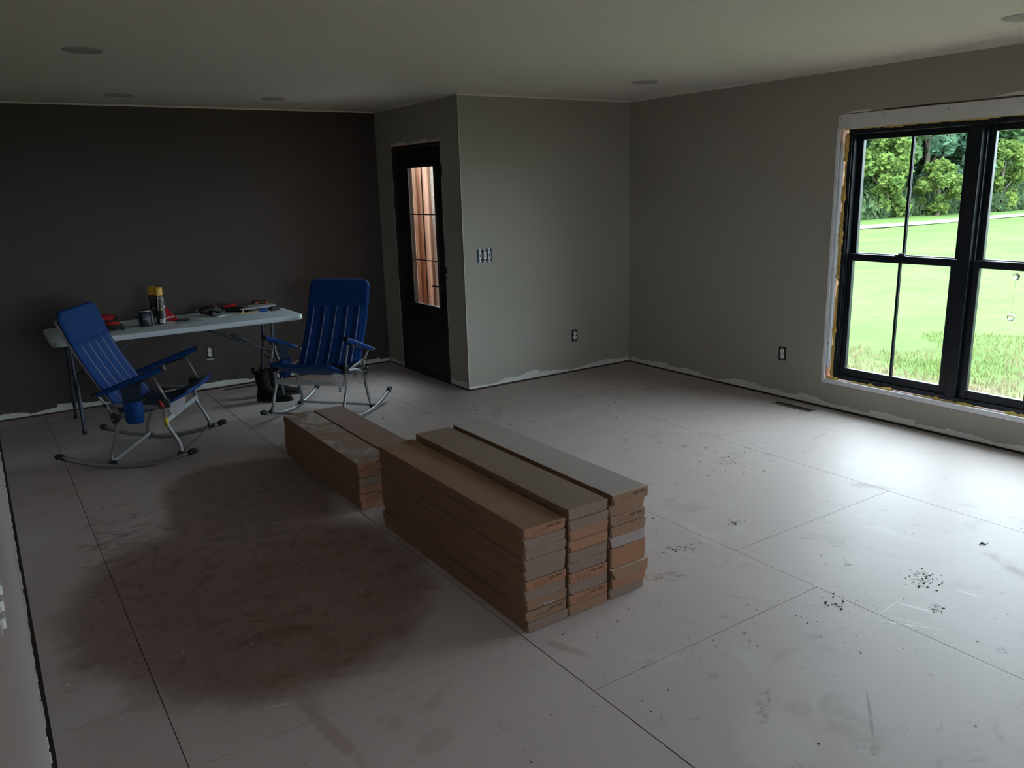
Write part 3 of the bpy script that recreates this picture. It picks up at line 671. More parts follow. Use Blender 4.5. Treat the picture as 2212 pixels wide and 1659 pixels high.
# ------------------------------------------------------------------ flooring cartons
def carton(label, x, w, y0, y1, z0, z1, body, endm, printed, open_=3.0, rz=0.0, sagw=0.0, torn=False, grp='flooring cartons in the front stack'):
    h = z1 - z0; L = y1 - y0
    t = thing('flooring_carton', label, 'carton', (x, y0, z0), rz, grp)
    b = MB(); b.box(-w / 2, w / 2, .004, L, .0006, h - .0012, body)
    b.box(-w / 2 + .003, w / 2 - .003, .0005, .004, .003, h - .004, DARKGAP)
    bo = b.build('carton_body', body, t, bevel=.0025); bo.data.materials.append(T_)
    for p_ in bo.data.polygons:
        if p_.normal.z < .9: p_.material_index = len(bo.data.materials) - 1
    # end flap hinged along the top edge, rounded lower corners
    f = MB(); r = .011; pts = [(-w / 2 - sagw, 0), (w / 2 + sagw, 0)]
    bw = w / 2 - .004
    for k in range(5): a = -pi / 2 * k / 4; pts.append((bw - r + r * cos(a), -h + .004 + r + r * sin(a)))
    for k in range(5): a = -pi / 2 - pi / 2 * k / 4; pts.append((-bw + r + r * cos(a), -h + .004 + r + r * sin(a)))
    Tm = Matrix.Translation((0, .0, h - .0012)) @ Matrix.Rotation(RAD(-open_), 4, 'X') @ Matrix(((1, 0, 0, 0), (0, 0, 1, 0), (0, 1, 0, 0), (0, 0, 0, 1)))
    f.prism(pts, -.003, 0, endm, T=Tm, ms=CARD_EDGE)
    if open_ > 4: f.box(-w / 2 - sagw, w / 2 + sagw, -.002, .012, h - .0028, h - .0010, CARD_EDGE)
    if torn:
        for k in range(6):
            a = -.02 + k * .011; f.prism([(a, -h * .80 - .002 * (k % 2)), (a + .013, -h * .78 + .003 * (k % 2)), (a + .011, -h * .62 - .002 * (k % 3)), (a + .002, -h * .60)], -.008 - .002 * (k % 2), -.0035, CARD_PALE, T=Tm)
    fo = f.build('end_flap', endm, t)
    if printed:
        p = MB(); rp = random.Random(int(x * 1000) + int(z0 * 1000))
        def ink(xa, xb, za, zb): p.prism([(xa, za), (xb, za), (xb, zb), (xa, zb)], -.0036, -.0029, BROWNINK, T=Tm)
        for xs in (.010, .048):
            n = 7; 
            for k in range(n): ink(xs + k * .0044, xs + k * .0044 + .0034, -h * .40, -h * .18)
            ink(xs, xs + .030, -h * .28, -h * .25)
        for row in range(3):
            xx = -.062
            while xx < (.005 if row == 0 else .03 - row * .012):
                l = rp.uniform(.004, .012); ink(xx, xx + l, -h * (.40 + .14 * row) - .0014, -h * (.40 + .14 * row)); xx += l + .0025
        for q in (.083,): ink(q, q + .0009, -h * .9, -.004)
        p.build('printed_label', BROWNINK, fo)
    return t

ORD = ['topmost', 'second from top', 'third from top', 'fourth from top', 'fifth from top', 'sixth from top', 'seventh from top', 'third from floor', 'second from floor', 'bottom']
G_, O_, T_, L_v = CARD_GREY, CARD_ORG, CARD_TAN, CARD_LAV
DSC = {G_.name: 'grey brown', O_.name: 'orange brown', T_.name: 'tan', L_v.name: 'pale'}
cols = [
    ('outer column', -3.560, .198, .0436, T_, [(O_, 1), (G_, 0), (G_, 0), (G_, 0), (G_, 0), (O_, 1), (G_, 0), (T_, 0), (T_, 1), (G_, 0)], [1, 6, 1, 6, 3, 1, 7, 1, 2, 1]),
    ('middle column', -3.345, .201, .0462, G_, [(G_, 0), (G_, 0), (O_, 0), (O_, 0), (G_, 0), (G_, 0), (O_, 1), (G_, 0), (O_, 1), (T_, 0)], [1, 2, 1, 6, 1, 5, 1, 6, 1, 2]),
    ('window side column', -3.134, .192, .0468, CARD_PALE, [(T_, 1), (T_, 0), (T_, 1), (T_, 0), (L_v, 0), (O_, 0), (O_, 0), (T_, 0), (O_, 0), (G_, 0)], [8, 1, 5, 1, 13, 2, 2, 16, 2, 1])]
jr = random.Random(12)
for ci, (cname, x, w, lh, topm, rows, opens) in enumerate(cols):
    for k, (em, pr_) in enumerate(rows):
        z1 = lh * (10 - k) ; z0 = z1 - lh
        dx = jr.uniform(-.004, .004); dy = jr.uniform(-.006, .004); sg = 0.0; torn = False
        if ci == 2 and k == 0: dx = .011; dy = -.004
        if ci == 2 and k == 7: dy = -.012; dx = .003; sg = .006
        if ci == 0 and k == 7: torn = True
        lab = 'carton with %s end, %s in the %s, tall stack' % (('printed ' if pr_ else 'plain ') + DSC[em.name], ORD[k], cname)
        carton(lab, x + dx, w, -3.478 + dy, -2.175 + jr.uniform(-.012, .004), z0, z1, topm if k == 0 else T_, em, pr_, opens[k], jr.uniform(-.0012, .0012), sg, torn)
ORD6 = ['topmost', 'second from top', 'third from top', 'fourth from top', 'second from floor', 'bottom']
HAZE = carton_mat('dusty tan card', (.24, .155, .110))
_N = NT(HAZE); _b = HAZE.node_tree.nodes['Principled BSDF']; _s = _b.inputs['Base Color'].links[0].from_socket; _tc = _N.n('ShaderNodeTexCoord')
_N.l(_N.mix(_N.m('MULTIPLY', _N.ramp(_N.noise(_tc.outputs['Object'], 4.5, 8, 1.2, .6), .42, .64), .75), _s, (.40, .37, .37)), _b.inputs['Base Color']); REDC = carton_mat('reddish brown card', (.27, .18, .145))
for ci, (cname, x, w, topm, rows, opens) in enumerate((
        ('outer column', -3.583, .196, HAZE, [(O_, 1), (O_, 1), (G_, 0), (O_, 0), (O_, 1), (O_, 0)], [3, 6, 2, 3, 2, 9]),
        ('inner column', -3.372, .196, REDC, [(O_, 0), (G_, 0), (O_, 1), (O_, 0), (G_, 0), (O_, 0)], [2, 2, 2, 2, 2, 2]))):
    for k, (em, pr_) in enumerate(rows):
        lh = .0456; z1 = lh * (6 - k); z0 = z1 - lh
        dx = jr.uniform(-.004, .004) + (.006 if (ci == 0 and k == 5) else 0) + (.004 if ci == 0 and 0 < k < 4 else 0)
        lab = 'carton with %s end, %s in the %s, low stack' % (('printed ' if pr_ else 'plain ') + DSC[em.name], ORD6[k], cname)
        carton(lab, x + dx, w, -1.915 + jr.uniform(-.004, .006), -.69 + jr.uniform(-.006, .012), z0, z1, topm if k == 0 else T_, em, pr_, opens[k], jr.uniform(-.0012, .0012), 0, False, 'flooring cartons in the low stack')

# ------------------------------------------------------------------ folding rocking chairs
def rocking_chair(label):
    t = thing('rocking_chair', label, 'chair', group='blue folding rocking chairs')
    # backrest pad: grid surface with channels
    A = Vector((-.030, 0, .365)); B = Vector((-.362, 0, 1.015)); ax = (B - A).normalized(); nrm = Vector((ax.z, 0, -ax.x))
    L = (B - A).length; hw = .268; NU, NV = 60, 72
    def hwid(s):
        r = .075
        if s > L - r: d_ = s - (L - r); return hw - r + math.sqrt(max(0, r * r - d_ * d_))
        if s < .03: return hw - .012 * (1 - s / .03)
        return hw
    def P(s, v, front):
        w_ = hwid(s); y = w_ * v; c = A + ax * s + Vector((0, y, 0))
        bend = -.020 * sin(pi * min(1, s / L)) + (.022 * ((s / L) ** 4))
        edge = (1 - min(1, (1 - abs(v)) * w_ / .022)); edge = max(edge, 1 - min(1, (L - s) / .02), 1 - min(1, s / .02)); th = .013 * math.sqrt(max(0, 1 - edge * edge))
        if front:
            ch = 0
            if s < .515: 
                yy = (y + .25) / .10; fade = min(1, (.515 - s) / .03); ch = .016 * abs(sin(pi * yy)) ** .6 * fade - .004
                if abs(y) > .25: ch = .002
            else: ch = .010 * min(1, (s - .515) / .04)
            th += max(-.004, ch) * math.sqrt(max(0, 1 - edge))
            th += .0012 * mnoise.noise(Vector((s * 30, y * 24, 0))) 
        return c + nrm * ((bend) + (th if front else -th * .6))
    mb = MB(); g = {}
    for fr_ in (0, 1):
        for i in range(NU + 1):
            for j in range(NV + 1): g[fr_, i, j] = mb.bm.verts.new(P(L * i / NU, -1 + 2 * j / NV, fr_))
        for i in range(NU):
            for j in range(NV):
                q = [g[fr_, i, j], g[fr_, i + 1, j], g[fr_, i + 1, j + 1], g[fr_, i, j + 1]]; mb.face(q if fr_ else q[::-1], BLUE if fr_ else NAVY, True)
    bmesh.ops.remove_doubles(mb.bm, verts=mb.bm.verts, dist=.0004)
    pad = mb.build('backrest_pad', BLUE, t)
    for y in (-.25 + .05, -.10, 0.0, .10, .20):
        yy = y; p = MB(); pts = []
        for k in range(15):
            s = .012 + (.50 - .012) * k / 14; q = P(s, yy / hwid(s), 1); pts.append(q + nrm * (-.0005))
        p.tube(pts, .0052, 8, flat=(1, 1)); p.build('piping', PIPE, pad)
    # seat pad
    S = [(-.045, .372), (.02, .352), (.10, .356), (.18, .374), (.26, .405), (.33, .438), (.375, .462), (.402, .474)]
    C = catmull([Vector((a, 0, b_)) for a, b_ in S], 4)
    mb = MB(); rings = []
    for i, q in enumerate(C):
        tt = (C[min(i + 1, len(C) - 1)] - C[max(0, i - 1)]).normalized(); n_ = Vector((-tt.z, 0, tt.x)); f_ = 1 - max(0, (i - len(C) + 4) / 4) ** 2 * .75
        ring = []
        for j in range(25):
            v = -1 + 2 * j / 24; y = .262 * v; e_ = math.sqrt(max(0, 1 - abs(v) ** 12)); sag = -.012 * (1 - v * v)
            ring.append((mb.bm.verts.new(q + Vector((0, y, 0)) + n_ * ((.012 + .006 * abs(sin(pi * (y + .25) / .1))) * e_ * f_ + sag)), mb.bm.verts.new(q + Vector((0, y, 0)) + n_ * (-.014 * e_ * f_ + sag))))
        rings.append(ring)
    for a, b_ in zip(rings, rings[1:]):
        for j in range(24):
            mb.face([a[j][0], b_[j][0], b_[j + 1][0], a[j + 1][0]], NAVY, True); mb.face([a[j][1], a[j + 1][1], b_[j + 1][1], b_[j][1]], BLUE, True)
        mb.face([a[0][0], a[0][1], b_[0][1], b_[0][0]], BLUE); mb.face([a[24][0], b_[24][0], b_[24][1], a[24][1]], BLUE)
    for R_ in (rings[0], rings[-1]):
        for j in range(24): mb.face([R_[j][0], R_[j + 1][0], R_[j + 1][1], R_[j][1]], BLUE)
    mb.build('seat_pad', NAVY, t)
    # back frame loop behind the pad
    mb = MB(); o_ = nrm * -.020
    loop = []
    for sg in (1, -1):
        side = [A + ax * s + Vector((0, sg * .235, 0)) + o_ + nrm * (-.020 * sin(pi * s / L)) for s in (-.075, .05, .25, .45, L - .10)] + [A + ax * (L - .045) + Vector((0, sg * .205, 0)) + o_]
        loop += side if sg > 0 else side[::-1]
    mb.tube(loop, .0095, 8, STEEL, smoothn=3); mb.build('back_frame', STEEL, t)
    for sg in (1, -1):
        # front leg: straight thin upper tube to the arm and S-bent lower leg
        y = .298 * sg
        mb = MB(); mb.tube([(.226, y * 1.045, .590), (.290, y * 1.045, .440)], .0085, 10, STEEL); mb.tube([(.272, y, .395), (.266, y, .345), (.266, y, .290), (.283, y, .245), (.315, y, .185), (.336, y, .130), (.345, y * 1.05, .082)], .0125, 10, STEEL, smoothn=4)
        fl_ = mb.build('front_leg', STEEL, t)
        mb = MB(); mb.box(.232, .302, y - .016, y + .016, .385, .447, BPLAS); mb.build('hinge_bracket', BPLAS, fl_, bevel=.006)
        # rear leg and its crossing strut
        mb = MB(); mb.tube([(-.104, y * 1.05, .050), (-.100, y, .100), (-.070, y, .185), (-.058, y, .225), (-.048, y, .290), (-.010, y * .99, .335), (.075, y * .96, .372), (.235, y * .95, .392)], .0115, 10, STEEL, smoothn=4)
        rl = mb.build('rear_leg', STEEL, t)
        mb = MB()
        mb.prism([(-.082, .362), (-.056, .372), (-.004, .350), (-.018, .325), (-.036, .300), (-.052, .288), (-.064, .296)], y + .012 * sg, y + .018 * sg, BPLAS, T=Matrix(((1, 0, 0, 0), (0, 0, 1, 0), (0, 1, 0, 0), (0, 0, 0, 1))))
        for (a, b_) in ((-.068, .360), (-.058, .328), (-.046, .300), (-.016, .342)): mb.sphere((a, y + .020 * sg, b_), .0048, TIN, 8)
        mb.build('link_plate', BPLAS, rl)
        # seat rail and backrest strut to the arm
        mb = MB(); mb.tube([(-.118, y * .90, .412), (.02, y * .90, .398), (.25, y * .94, .384)], .0100, 8, STEEL, flat=(.75, 1.3)); mb.build('seat_rail', STEEL, t)
        mb = MB(); mb.tube([(-.143, y * 1.0, .485), (-.105, y * .93, .412), (-.058, y * .95, .330)], .0095, 8, STEEL, smoothn=3); mb.sphere((-.108, y * .93 + .012 * sg, .412), .013, BPLAS, 10); mb.build('recline_strut', STEEL, t)
        # armrest: blue padded top on black bracket
        ya = .338 * sg; d_ = Vector((.435, 0, .158)).normalized(); Pa = Vector((-.135, ya, .494)); u_ = Vector((-d_.z, 0, d_.x))
        mb = MB(); mb.tube([Pa + d_ * q for q in (.0, .02, .10, .30, .44, .462)], [.012, .015, .0175, .0195, .0195, .017], 12, BLUE, flat=(1.25, 1.0))
        ar = mb.build('armrest', BLUE, t)
        mb = MB(); cx_ = Pa + d_ * .33 - u_ * .020; mb.tube([Pa + d_ * .20 - u_ * .016, cx_ - u_ * .004, Pa + d_ * .375 - u_ * .030], [.007, .012, .011], 10, BPLAS)
        mb.build('arm_bracket', BPLAS, ar); mb = MB(); mb.tube([Pa - d_ * .016, Pa + d_ * .022], .016, 10, BPLAS); mb.sphere(Pa + Vector((0, .016 * sg, -.002)), .0045, TIN, 8); mb.build('arm_pivot_cap', BPLAS, ar); mb = MB(); mb.tube([Pa + d_ * .458, Pa + d_ * .476], .0185, 12, BPLAS, flat=(1.2, 1))
        mb.build('arm_end_cap', BPLAS, ar)
        # curved rocker
        yr = .333 * sg; pts = [(s, yr, .0165 + .475 * (s * s) - .10 * abs(s) ** 3) for s in [(-.405 + .81 * k / 16) for k in range(17)]]
        mb = MB(); mb.tube(pts, .0150, 10, STEEL); ro = mb.build('rocker', STEEL, t)
        for e_ in (-1, 1):
            mb = MB(); z0_ = .0165 + .475 * .405 ** 2 - .10 * .405 ** 3
            mb.tube([(e_ * .392, yr, z0_ - .004), (e_ * .412, yr, z0_ + .008), (e_ * .440, yr, z0_ + .012), (e_ * .452, yr, z0_ + .010)], [.0175, .021, .0185, .009], 12, BPLAS); mb.sphere((e_ * .415, yr + .0205 * sg, z0_ + .006), .004, TIN, 8)
            mb.build('end_cap', BPLAS, ro)
        for (a, b_) in ((-.100, .034), (.342, .076)):
            mb = MB(); mb.box(a - .022, a + .022, yr - .014 * (1 if sg > 0 else -1) - .018, yr + .014 * (-1 if sg > 0 else 1) + .018, b_ - .006, b_ + .018, BPLAS); mb.build('rocker_clamp', BPLAS, ro, bevel=.005)
    for nm, a, z, m_, hh, dd in (('front_crossbar', .276, .305, ALU, .017, .004), ('rear_crossbar', -.092, .050, ALU, .010, .006), ('toe_crossbar', .322, .068, STEEL, .006, .006), ('upper_crossbar', .0, .352, STEEL, .008, .006)):
        mb = MB(); ww = .300 if z > .2 else .322; mb.box(a - dd, a + dd, -ww, ww, z - hh, z + hh); mb.build(nm, m_, t, bevel=.002)
    # drink pocket under the right arm
    mb = MB(); yb = -.318
    mb.lathe([(.048, .300), (.056, .310), (.060, .380), (.060, .442), (.0585, .444), (.056, .38), (.050, .318), (.02, .312)], 20, BLUE, T=Matrix.Translation((.080, yb, 0)) @ Matrix.Diagonal((1, .62, 1, 1)))
    cp = mb.build('drink_pocket', BLUE, t)
    mb = MB(); mb.prism([(.022, .440), (.134, .440), (.152, .590), (.010, .543)], yb - .004, yb + .002, NAVY, T=Matrix(((1, 0, 0, 0), (0, 0, 1, 0), (0, 1, 0, 0), (0, 0, 0, 1)))); mb.build('hanging_panel', NAVY, cp)
    return t
def clip_and_tags(t, which):
    y = -.298
    if which == 0:
        mb = MB(); mb.tube([(.246, y - .018, .440), (.258, y - .018, .415), (.266, y - .018, .395)], [.006, .009, .006], 8, REDP, smoothn=2); o = mb.build('red_latch', REDP, t)
        mb = MB(); mb.lathe([(.0138, .265), (.0138, .322)], 14, YSTK, T=Matrix.Translation((.2665, y, 0)), close=False)
        for z in (.275, .283, .292, .300): mb.box(.257, .274, y - .0146, y - .0138, z, z + .0025, CANBLK)
        mb.build('warning_sticker', YSTK, t)
        mb = MB(); rp = random.Random(2)
        pts = [(.372, .430), (.355, .345), (.330, .352), (.300, .300), (.262, .322), (.248, .392), (.300, .412)]
        mb.prism(pts, -.200, -.198, PAPER, T=Matrix(((1, 0, 0, 0), (0, 0, 1, 0), (0, 1, 0, 0), (0, 0, 0, 1))))
        mb.prism([(.33, .41), (.338, .33), (.30, .29), (.27, .33), (.28, .40)], -.17, -.168, PAPER, T=Matrix(((1, 0, .15, 0), (0, 0, 1, 0), (0, 1, 0, 0), (0, 0, 0, 1))))
        mb.build('care_tag', PAPER, t)
    else:
        mb = MB()
        for (y0, y1, za, zb, tilt) in ((.205, .243, .298, .392, .012), (.248, .282, .300, .388, -.010), (.252, .276, .248, .288, -.006)):
            T = Matrix.Translation((.305, (y0 + y1) / 2, zb)) @ Matrix.Rotation(tilt * 12, 4, 'X')
            mb.box(-.001, .001, -(y1 - y0) / 2, (y1 - y0) / 2, -(zb - za), 0, PAPER, T=T)
            for k in range(int((zb - za) / .009)): mb.box(.001, .0014, -(y1 - y0) / 2 + .004, (y1 - y0) / 2 - .005 - .004 * (k % 3), -(zb - za) + .004 + k * .009, -(zb - za) + .007 + k * .009, PAPER2, T=T)
        mb.build('care_tag', PAPER, t)
        mb = MB(); mb.box(.372, .400, .175, .215, .452, .468, BLUEP); mb.build('brand_tab', BLUEP, t, bevel=.002)
ch1 = rocking_chair('blue folding rocking chair seen from its side beside the end of the white table')
ch1.location = (-4.43, -.02, 0); ch1.rotation_euler = (0, 0, RAD(-30.4))
ch2 = copy_tree(ch1); ch2['label'] = 'dark blue folding rocking chair facing the cartons in front of the entry door'
ch2.location = (-3.04, .147, 0); ch2.rotation_euler = (0, 0, RAD(-138.9))
clip_and_tags(ch1, 0); clip_and_tags(ch2, 1)

# ------------------------------------------------------------------ folding table
TX0, TX1, TY0, TY1, TZ = -4.862, -3.030, .592, 1.350, .735
tb = thing('folding_table', 'long white plastic folding table with steel legs along the dark wall', 'table', ((TX0 + TX1) / 2, (TY0 + TY1) / 2, 0))
def rrect(hx, hy, r, n=6):
    out = []
    for cx_, cy_, a0 in ((hx - r, hy - r, 0), (-hx + r, hy - r, pi / 2), (-hx + r, -hy + r, pi), (hx - r, -hy + r, 3 * pi / 2)):
        for k in range(n + 1): a = a0 + pi / 2 * k / n; out.append((cx_ + r * cos(a), cy_ + r * sin(a)))
    return out
hx, hy = (TX1 - TX0) / 2, (TY1 - TY0) / 2
mb = MB(); mb.prism(rrect(hx, hy, .06), TZ - .042, TZ, TABLE, smooth=True); mb.build('tabletop', TABLE, tb, bevel=.009, seg=3)
for sx, lx in ((-1, -4.73), (1, -3.215)):
    X_ = lx - (TX0 + TX1) / 2; ysn = -.105
    for yt, yf in ((-.075, -.215), (.195, .335)):
        mb = MB(); yy0 = yt; yy1 = yf
        mb.tube([(X_, yy0, TZ - .045), (X_, yy0 - (.02 if yt < 0 else -.02), .42), (X_, (yy0 + yy1) / 2 - (.03 if yt < 0 else -.03), .32), (X_, yy1, .03), (X_, yy1, .012)], .0135, 10, TSTEEL, smoothn=4); lg = mb.build('leg', TSTEEL, tb)
        mb = MB(); mb.lathe([(.016, .0), (.017, .004), (.017, .030), (.0145, .032)], 14, BPLAS, T=Matrix.Translation((X_, yy1, 0))); mb.build('foot_cap', BPLAS, lg)
    mb = MB(); mb.tube([(X_, -.11, .33), (X_, .23, .33)], .009, 8); mb.tube([(X_, -.32, TZ - .052), (X_, .32, TZ - .052)], .012, 8); mb.build('leg_crossbar', TSTEEL, tb)
    mb = MB(); mb.tube([(X_ - sx * .02, .06, .40), (X_ - sx * .60, .06, TZ - .055)], .008, 8)
    mb.tube([(X_ - sx * .16, .06, .487), (X_ - sx * .30, .06, .568)], .0125, 8, TSTEEL); mb.tube([(X_ - sx * .02, -.10, .40), (X_ - sx * .02, .22, .40)], .006, 6); mb.build('folding_brace', TSTEEL, tb)

# things on the table
def on_table(x, y, dz=0): return (x, y, TZ + .0004 + dz)
# wood finish tin
t = thing('paint_can', 'small dark metal paint can standing beside the yellow capped cans on the table', 'paint can', on_table(-4.178, .925), RAD(6))
mb = MB(); mb.lathe([(.050, 0), (.0525, .002), (.0525, .006), (.051, .008), (.051, .112), (.0525, .114), (.0525, .120), (.049, .121), (.047, .117), (.0, .116)], 28, CANNAVY, close=True); mb.build('can_body', CANNAVY, t)
mb = MB(); mb.lathe([(.0528, .1140), (.0532, .118), (.0528, .1205), (.048, .1212)], 28, TIN, close=False); mb.build('can_rim', TIN, t)
mb = MB(); T = Matrix.Translation((0, 0, 0))
mb.text('WOOD', .017, TR(0, 0, .074, RAD(-4)), WHITEINK, wrap=.0514); mb.text('EFFECTS', .017, TR(0, 0, .058, RAD(-4)), WHITEINK, wrap=.0514)
for z, w_ in ((.094, .5), (.086, .42)):
    for k in range(5): a = -w_ + k * w_ / 2.6 - 1.65; mb.box(-.0014, .0014, -.0004, .0004, 0, .0022, WHITEINK, T=TR(.0514 * cos(a), .0514 * sin(a), z, a + pi / 2))
for k in range(6):
    mb.tube([(.0515 * cos(q), .0515 * sin(q), .012 + k * .0060) for q in [(-2.15 + .16 * i) for i in range(9 - k % 3)]], .0005, 4, BROWNINK)
pts = []
for k in range(7): a = -.70 + k * .045; mb.box(-.0022, .0022, -.0005, .0005, .008, .112, WHITEINK, T=TR(.0513 * cos(a), .0513 * sin(a), 0, a + pi / 2)) if k in (0, 1, 2, 3) else None
mb.build('label_print', WHITEINK, t)
mb = MB(); mb.tube([(-.054, 0, .075), (-.058, -.01, .05), (-.056, -.02, .04)], .0022, 6, smoothn=3); mb.lathe([(.007, 0), (.006, .004)], 10, T=Matrix.Translation((-.053, 0, .078)) @ Matrix.Rotation(RAD(-90), 4, 'Y')); mb.build('bail_handle', TIN, t)
# spray foam cans
def spray_can(x, y, rz, label):
    t = thing('spray_can', label, 'spray can', on_table(x, y), rz, 'black spray cans with yellow caps')
    mb = MB(); mb.lathe([(.031, 0), (.0335, .003), (.0335, .008), (.0325, .010), (.0325, .222), (.031, .228), (.028, .232)], 24, CANBLK); mb.lathe([(.0334, .001), (.0340, .003), (.0340, .007)], 24, TIN, close=False)
    c = mb.build('can_body', CANBLK, t)
    mb = MB(); mb.lathe([(.0335, .228), (.0335, .234), (.0315, .286), (.0295, .291), (.0, .292)], 24, YEL); mb.build('cap', YEL, t)
    mb = MB(); rp = random.Random(int(x * 99))
    def patch_(a0, a1, z0_, z1_, m_):
        n = max(1, int((a1 - a0) / .12))
        for k in range(n):
            q0 = a0 + (a1 - a0) * k / n; q1 = a0 + (a1 - a0) * (k + 1) / n; R = .0330
            mb.face([mb.bm.verts.new((R * cos(q), R * sin(q), z)) for q, z in ((q0, z0_), (q1, z0_), (q1, z1_), (q0, z1_))], m_)
    z = .040
    for (z0_, z1_, a0, a1) in ((.040, .050, -.95, -.35), (.050, .066, -.55, -.42), (.066, .072, -.95, -.45), (.078, .082, -.9, -.5), (.082, .098, -.60, -.50), (.105, .112, -.85, -.42), (.112, .126, -.55, -.40), (.126, .150, -.98, -.80), (.128, .152, -.70, -.45), (.190, .197, -1.05, -.62), (.176, .197, -.80, -.66), (.196, .216, -.62, -.55)): patch_(a0, a1, z0_, z1_, WHITEINK)
    patch_(-1.22, -1.02, .198, .212, YSTK); patch_(-2.3, -1.5, .205, .209, YSTK); patch_(-1.62, -1.42, .118, .130, YSTK); patch_(-2.2, -1.62, .122, .124, YSTK)
    for a in (-2.25, -1.68): patch_(a, a + .42, .014, .048, WHITEINK); [patch_(a + .05 + k * .07, a + .07 + k * .07, .018, .044, CANBLK) for k in range(5)]
    mb.build('label_print', WHITEINK, t, recalc=False)
    return t
sc1 = spray_can(-4.068, .905, RAD(8), 'front black spray can with bright yellow cap and a clear straw, beside the paint can')
mb = MB(); mb.tube([(-.012, -.034, .275), (-.020, -.0345, .200), (-.028, -.034, .115)], .0016, 6); mb.build('straw', PAPER, sc1)
spray_can(-4.094, 1.000, RAD(-18), 'rear black spray can with darker yellow cap, partly behind the front one')
# red pouch
t = thing('red_pouch', 'red triangular foil pouch standing beside the black spray cans', 'pouch', on_table(-3.985, .990), RAD(-8))
mb = MB(); prof = [(-.045, 0), (.062, 0), (.058, .012), (-.028, .125), (-.045, .128)]
fr_, bk = [], []
for (a, b_) in prof: fr_.append(mb.bm.verts.new((a, -.018 * (1 - b_ / .14), b_))); bk.append(mb.bm.verts.new((a, .018 * (1 - b_ / .14), b_)))
mb.face(fr_, REDF); mb.face(bk[::-1], REDF)
for i in range(5): mb.face([fr_[i], fr_[(i + 1) % 5], bk[(i + 1) % 5], bk[i]], REDP)
mb.build('pouch_body', REDP, t)
mb = MB()
for k, (a, w_) in enumerate(((-.022, .008), (-.012, .006), (-.004, .008), (.006, .005), (.013, .007), (.022, .006))): mb.box(a, a + w_, -.0170, -.0150, .030, .042, WHITEINK, T=TR(0, 0, .004, 0, 0, RAD(-6)))
mb.box(-.043, .040, -.0192, -.0170, .002, .006, WHITEINK)
mb.build('pouch_print', WHITEINK, t)
# papers under the knife
def sheet(name, label, cat, x, y, rz, w, d_, dz=0, m=PAPER2, th=.0012, grp=None):
    o = MB(); o.box(-w / 2, w / 2, -d_ / 2, d_ / 2, 0, th); o = o.build(name, m); o.location = on_table(x, y, dz); o.rotation_euler = (0, 0, rz); return tag(o, label, cat, grp)
sheet('leaflet', 'crumpled printed leaflet lying under the black knife on the table', 'paper', -3.87, .885, RAD(24), .19, .13, 0, PAPER2, .002)
t = thing('utility_knife', 'black folding utility knife lying on the printed leaflet', 'knife', on_table(-3.905, .925, .0022), RAD(10))
mb = MB(); mb.tube([(-.062, 0, .010), (-.03, .004, .011), (.02, 0, .012), (.058, .003, .011)], [.008, .0105, .0115, .008], 10, smoothn=3, flat=(1.2, .9)); mb.build('handle', BPLAS, t)
mb = MB(); mb.sphere((.044, -.010, .014), .0035, TIN, 8); mb.sphere((-.035, -.011, .012), .003, TIN, 8); mb.build('pivot_screw', TIN, t)
# knee pads
def knee_pad(x, y, z, rz, label, rot):
    t = thing('knee_pad', label, 'knee pad', (x, y, z), 0, 'red and black knee pads'); t.rotation_euler = (rot[0], rot[1], rz)
    mb = MB()
    mb.sphere((0, 0, .030), .03, BLKF, 18, (3.0, 2.2, 1.0)); mb.build('pad_body', BLKF, t)
    mb = MB(); mb.sphere((.008, -.006, .037), .03, REDF, 16, (2.25, 1.8, .92)); mb.build('shell', REDF, t)
    mb = MB(); mb.tube([(.06, .03, .022), (.085, 0, .006), (.07, -.04, .004)], .006, 6, flat=(2.2, .5), smoothn=3); mb.build('strap', BLKF, t)
    return t
knee_pad(-4.435, .885, TZ + .001, RAD(-6), 'red and black padded knee pad lying flat on the table behind the chair, lower one', (0, 0, 0))
knee_pad(-4.462, .955, TZ + .052, RAD(4), 'red and black padded knee pad leaning on top of the lower one', (RAD(16), 0, 0))
# black cordless tool
t = thing('cordless_tool', 'black rounded hand tool with a red stripe lying in the middle of the table', 'power tool', on_table(-3.640, 1.12), RAD(-6))
mb = MB(); mb.tube([(-.105, 0, .040), (-.08, 0, .042), (-.03, 0, .046), (.02, 0, .047), (.06, 0, .036), (.085, 0, .025)], [.014, .026, .036, .040, .030, .014], 14, smoothn=4, flat=(1.15, 1)); mb.tube([(-.02, -.02, .026), (.0, -.055, .022), (.012, -.085, .02)], [.022, .020, .018], 10, smoothn=2); mb.build('tool_body', BPLAS, t)
mb = MB(); mb.tube([(.0, -.012, .0840), (.035, -.012, .0800), (.055, -.010, .068)], .006, 8, smoothn=2, flat=(1.6, .7)); mb.build('red_stripe', REDP, t)
mb = MB(); mb.sphere((-.112, -.006, .050), .007, TIN, 10); mb.build('chuck', TIN, t)
o = MB(); o.prism([(-.06, -.008), (.06, -.006), (.06, .006), (-.06, .008)], 0, .004); o = o.build('paint_stick', PAPER); o.location = on_table(-3.565, 1.005); o.rotation_euler = (0, 0, RAD(22)); tag(o, 'short white stick lying beside the black tool', 'stick')
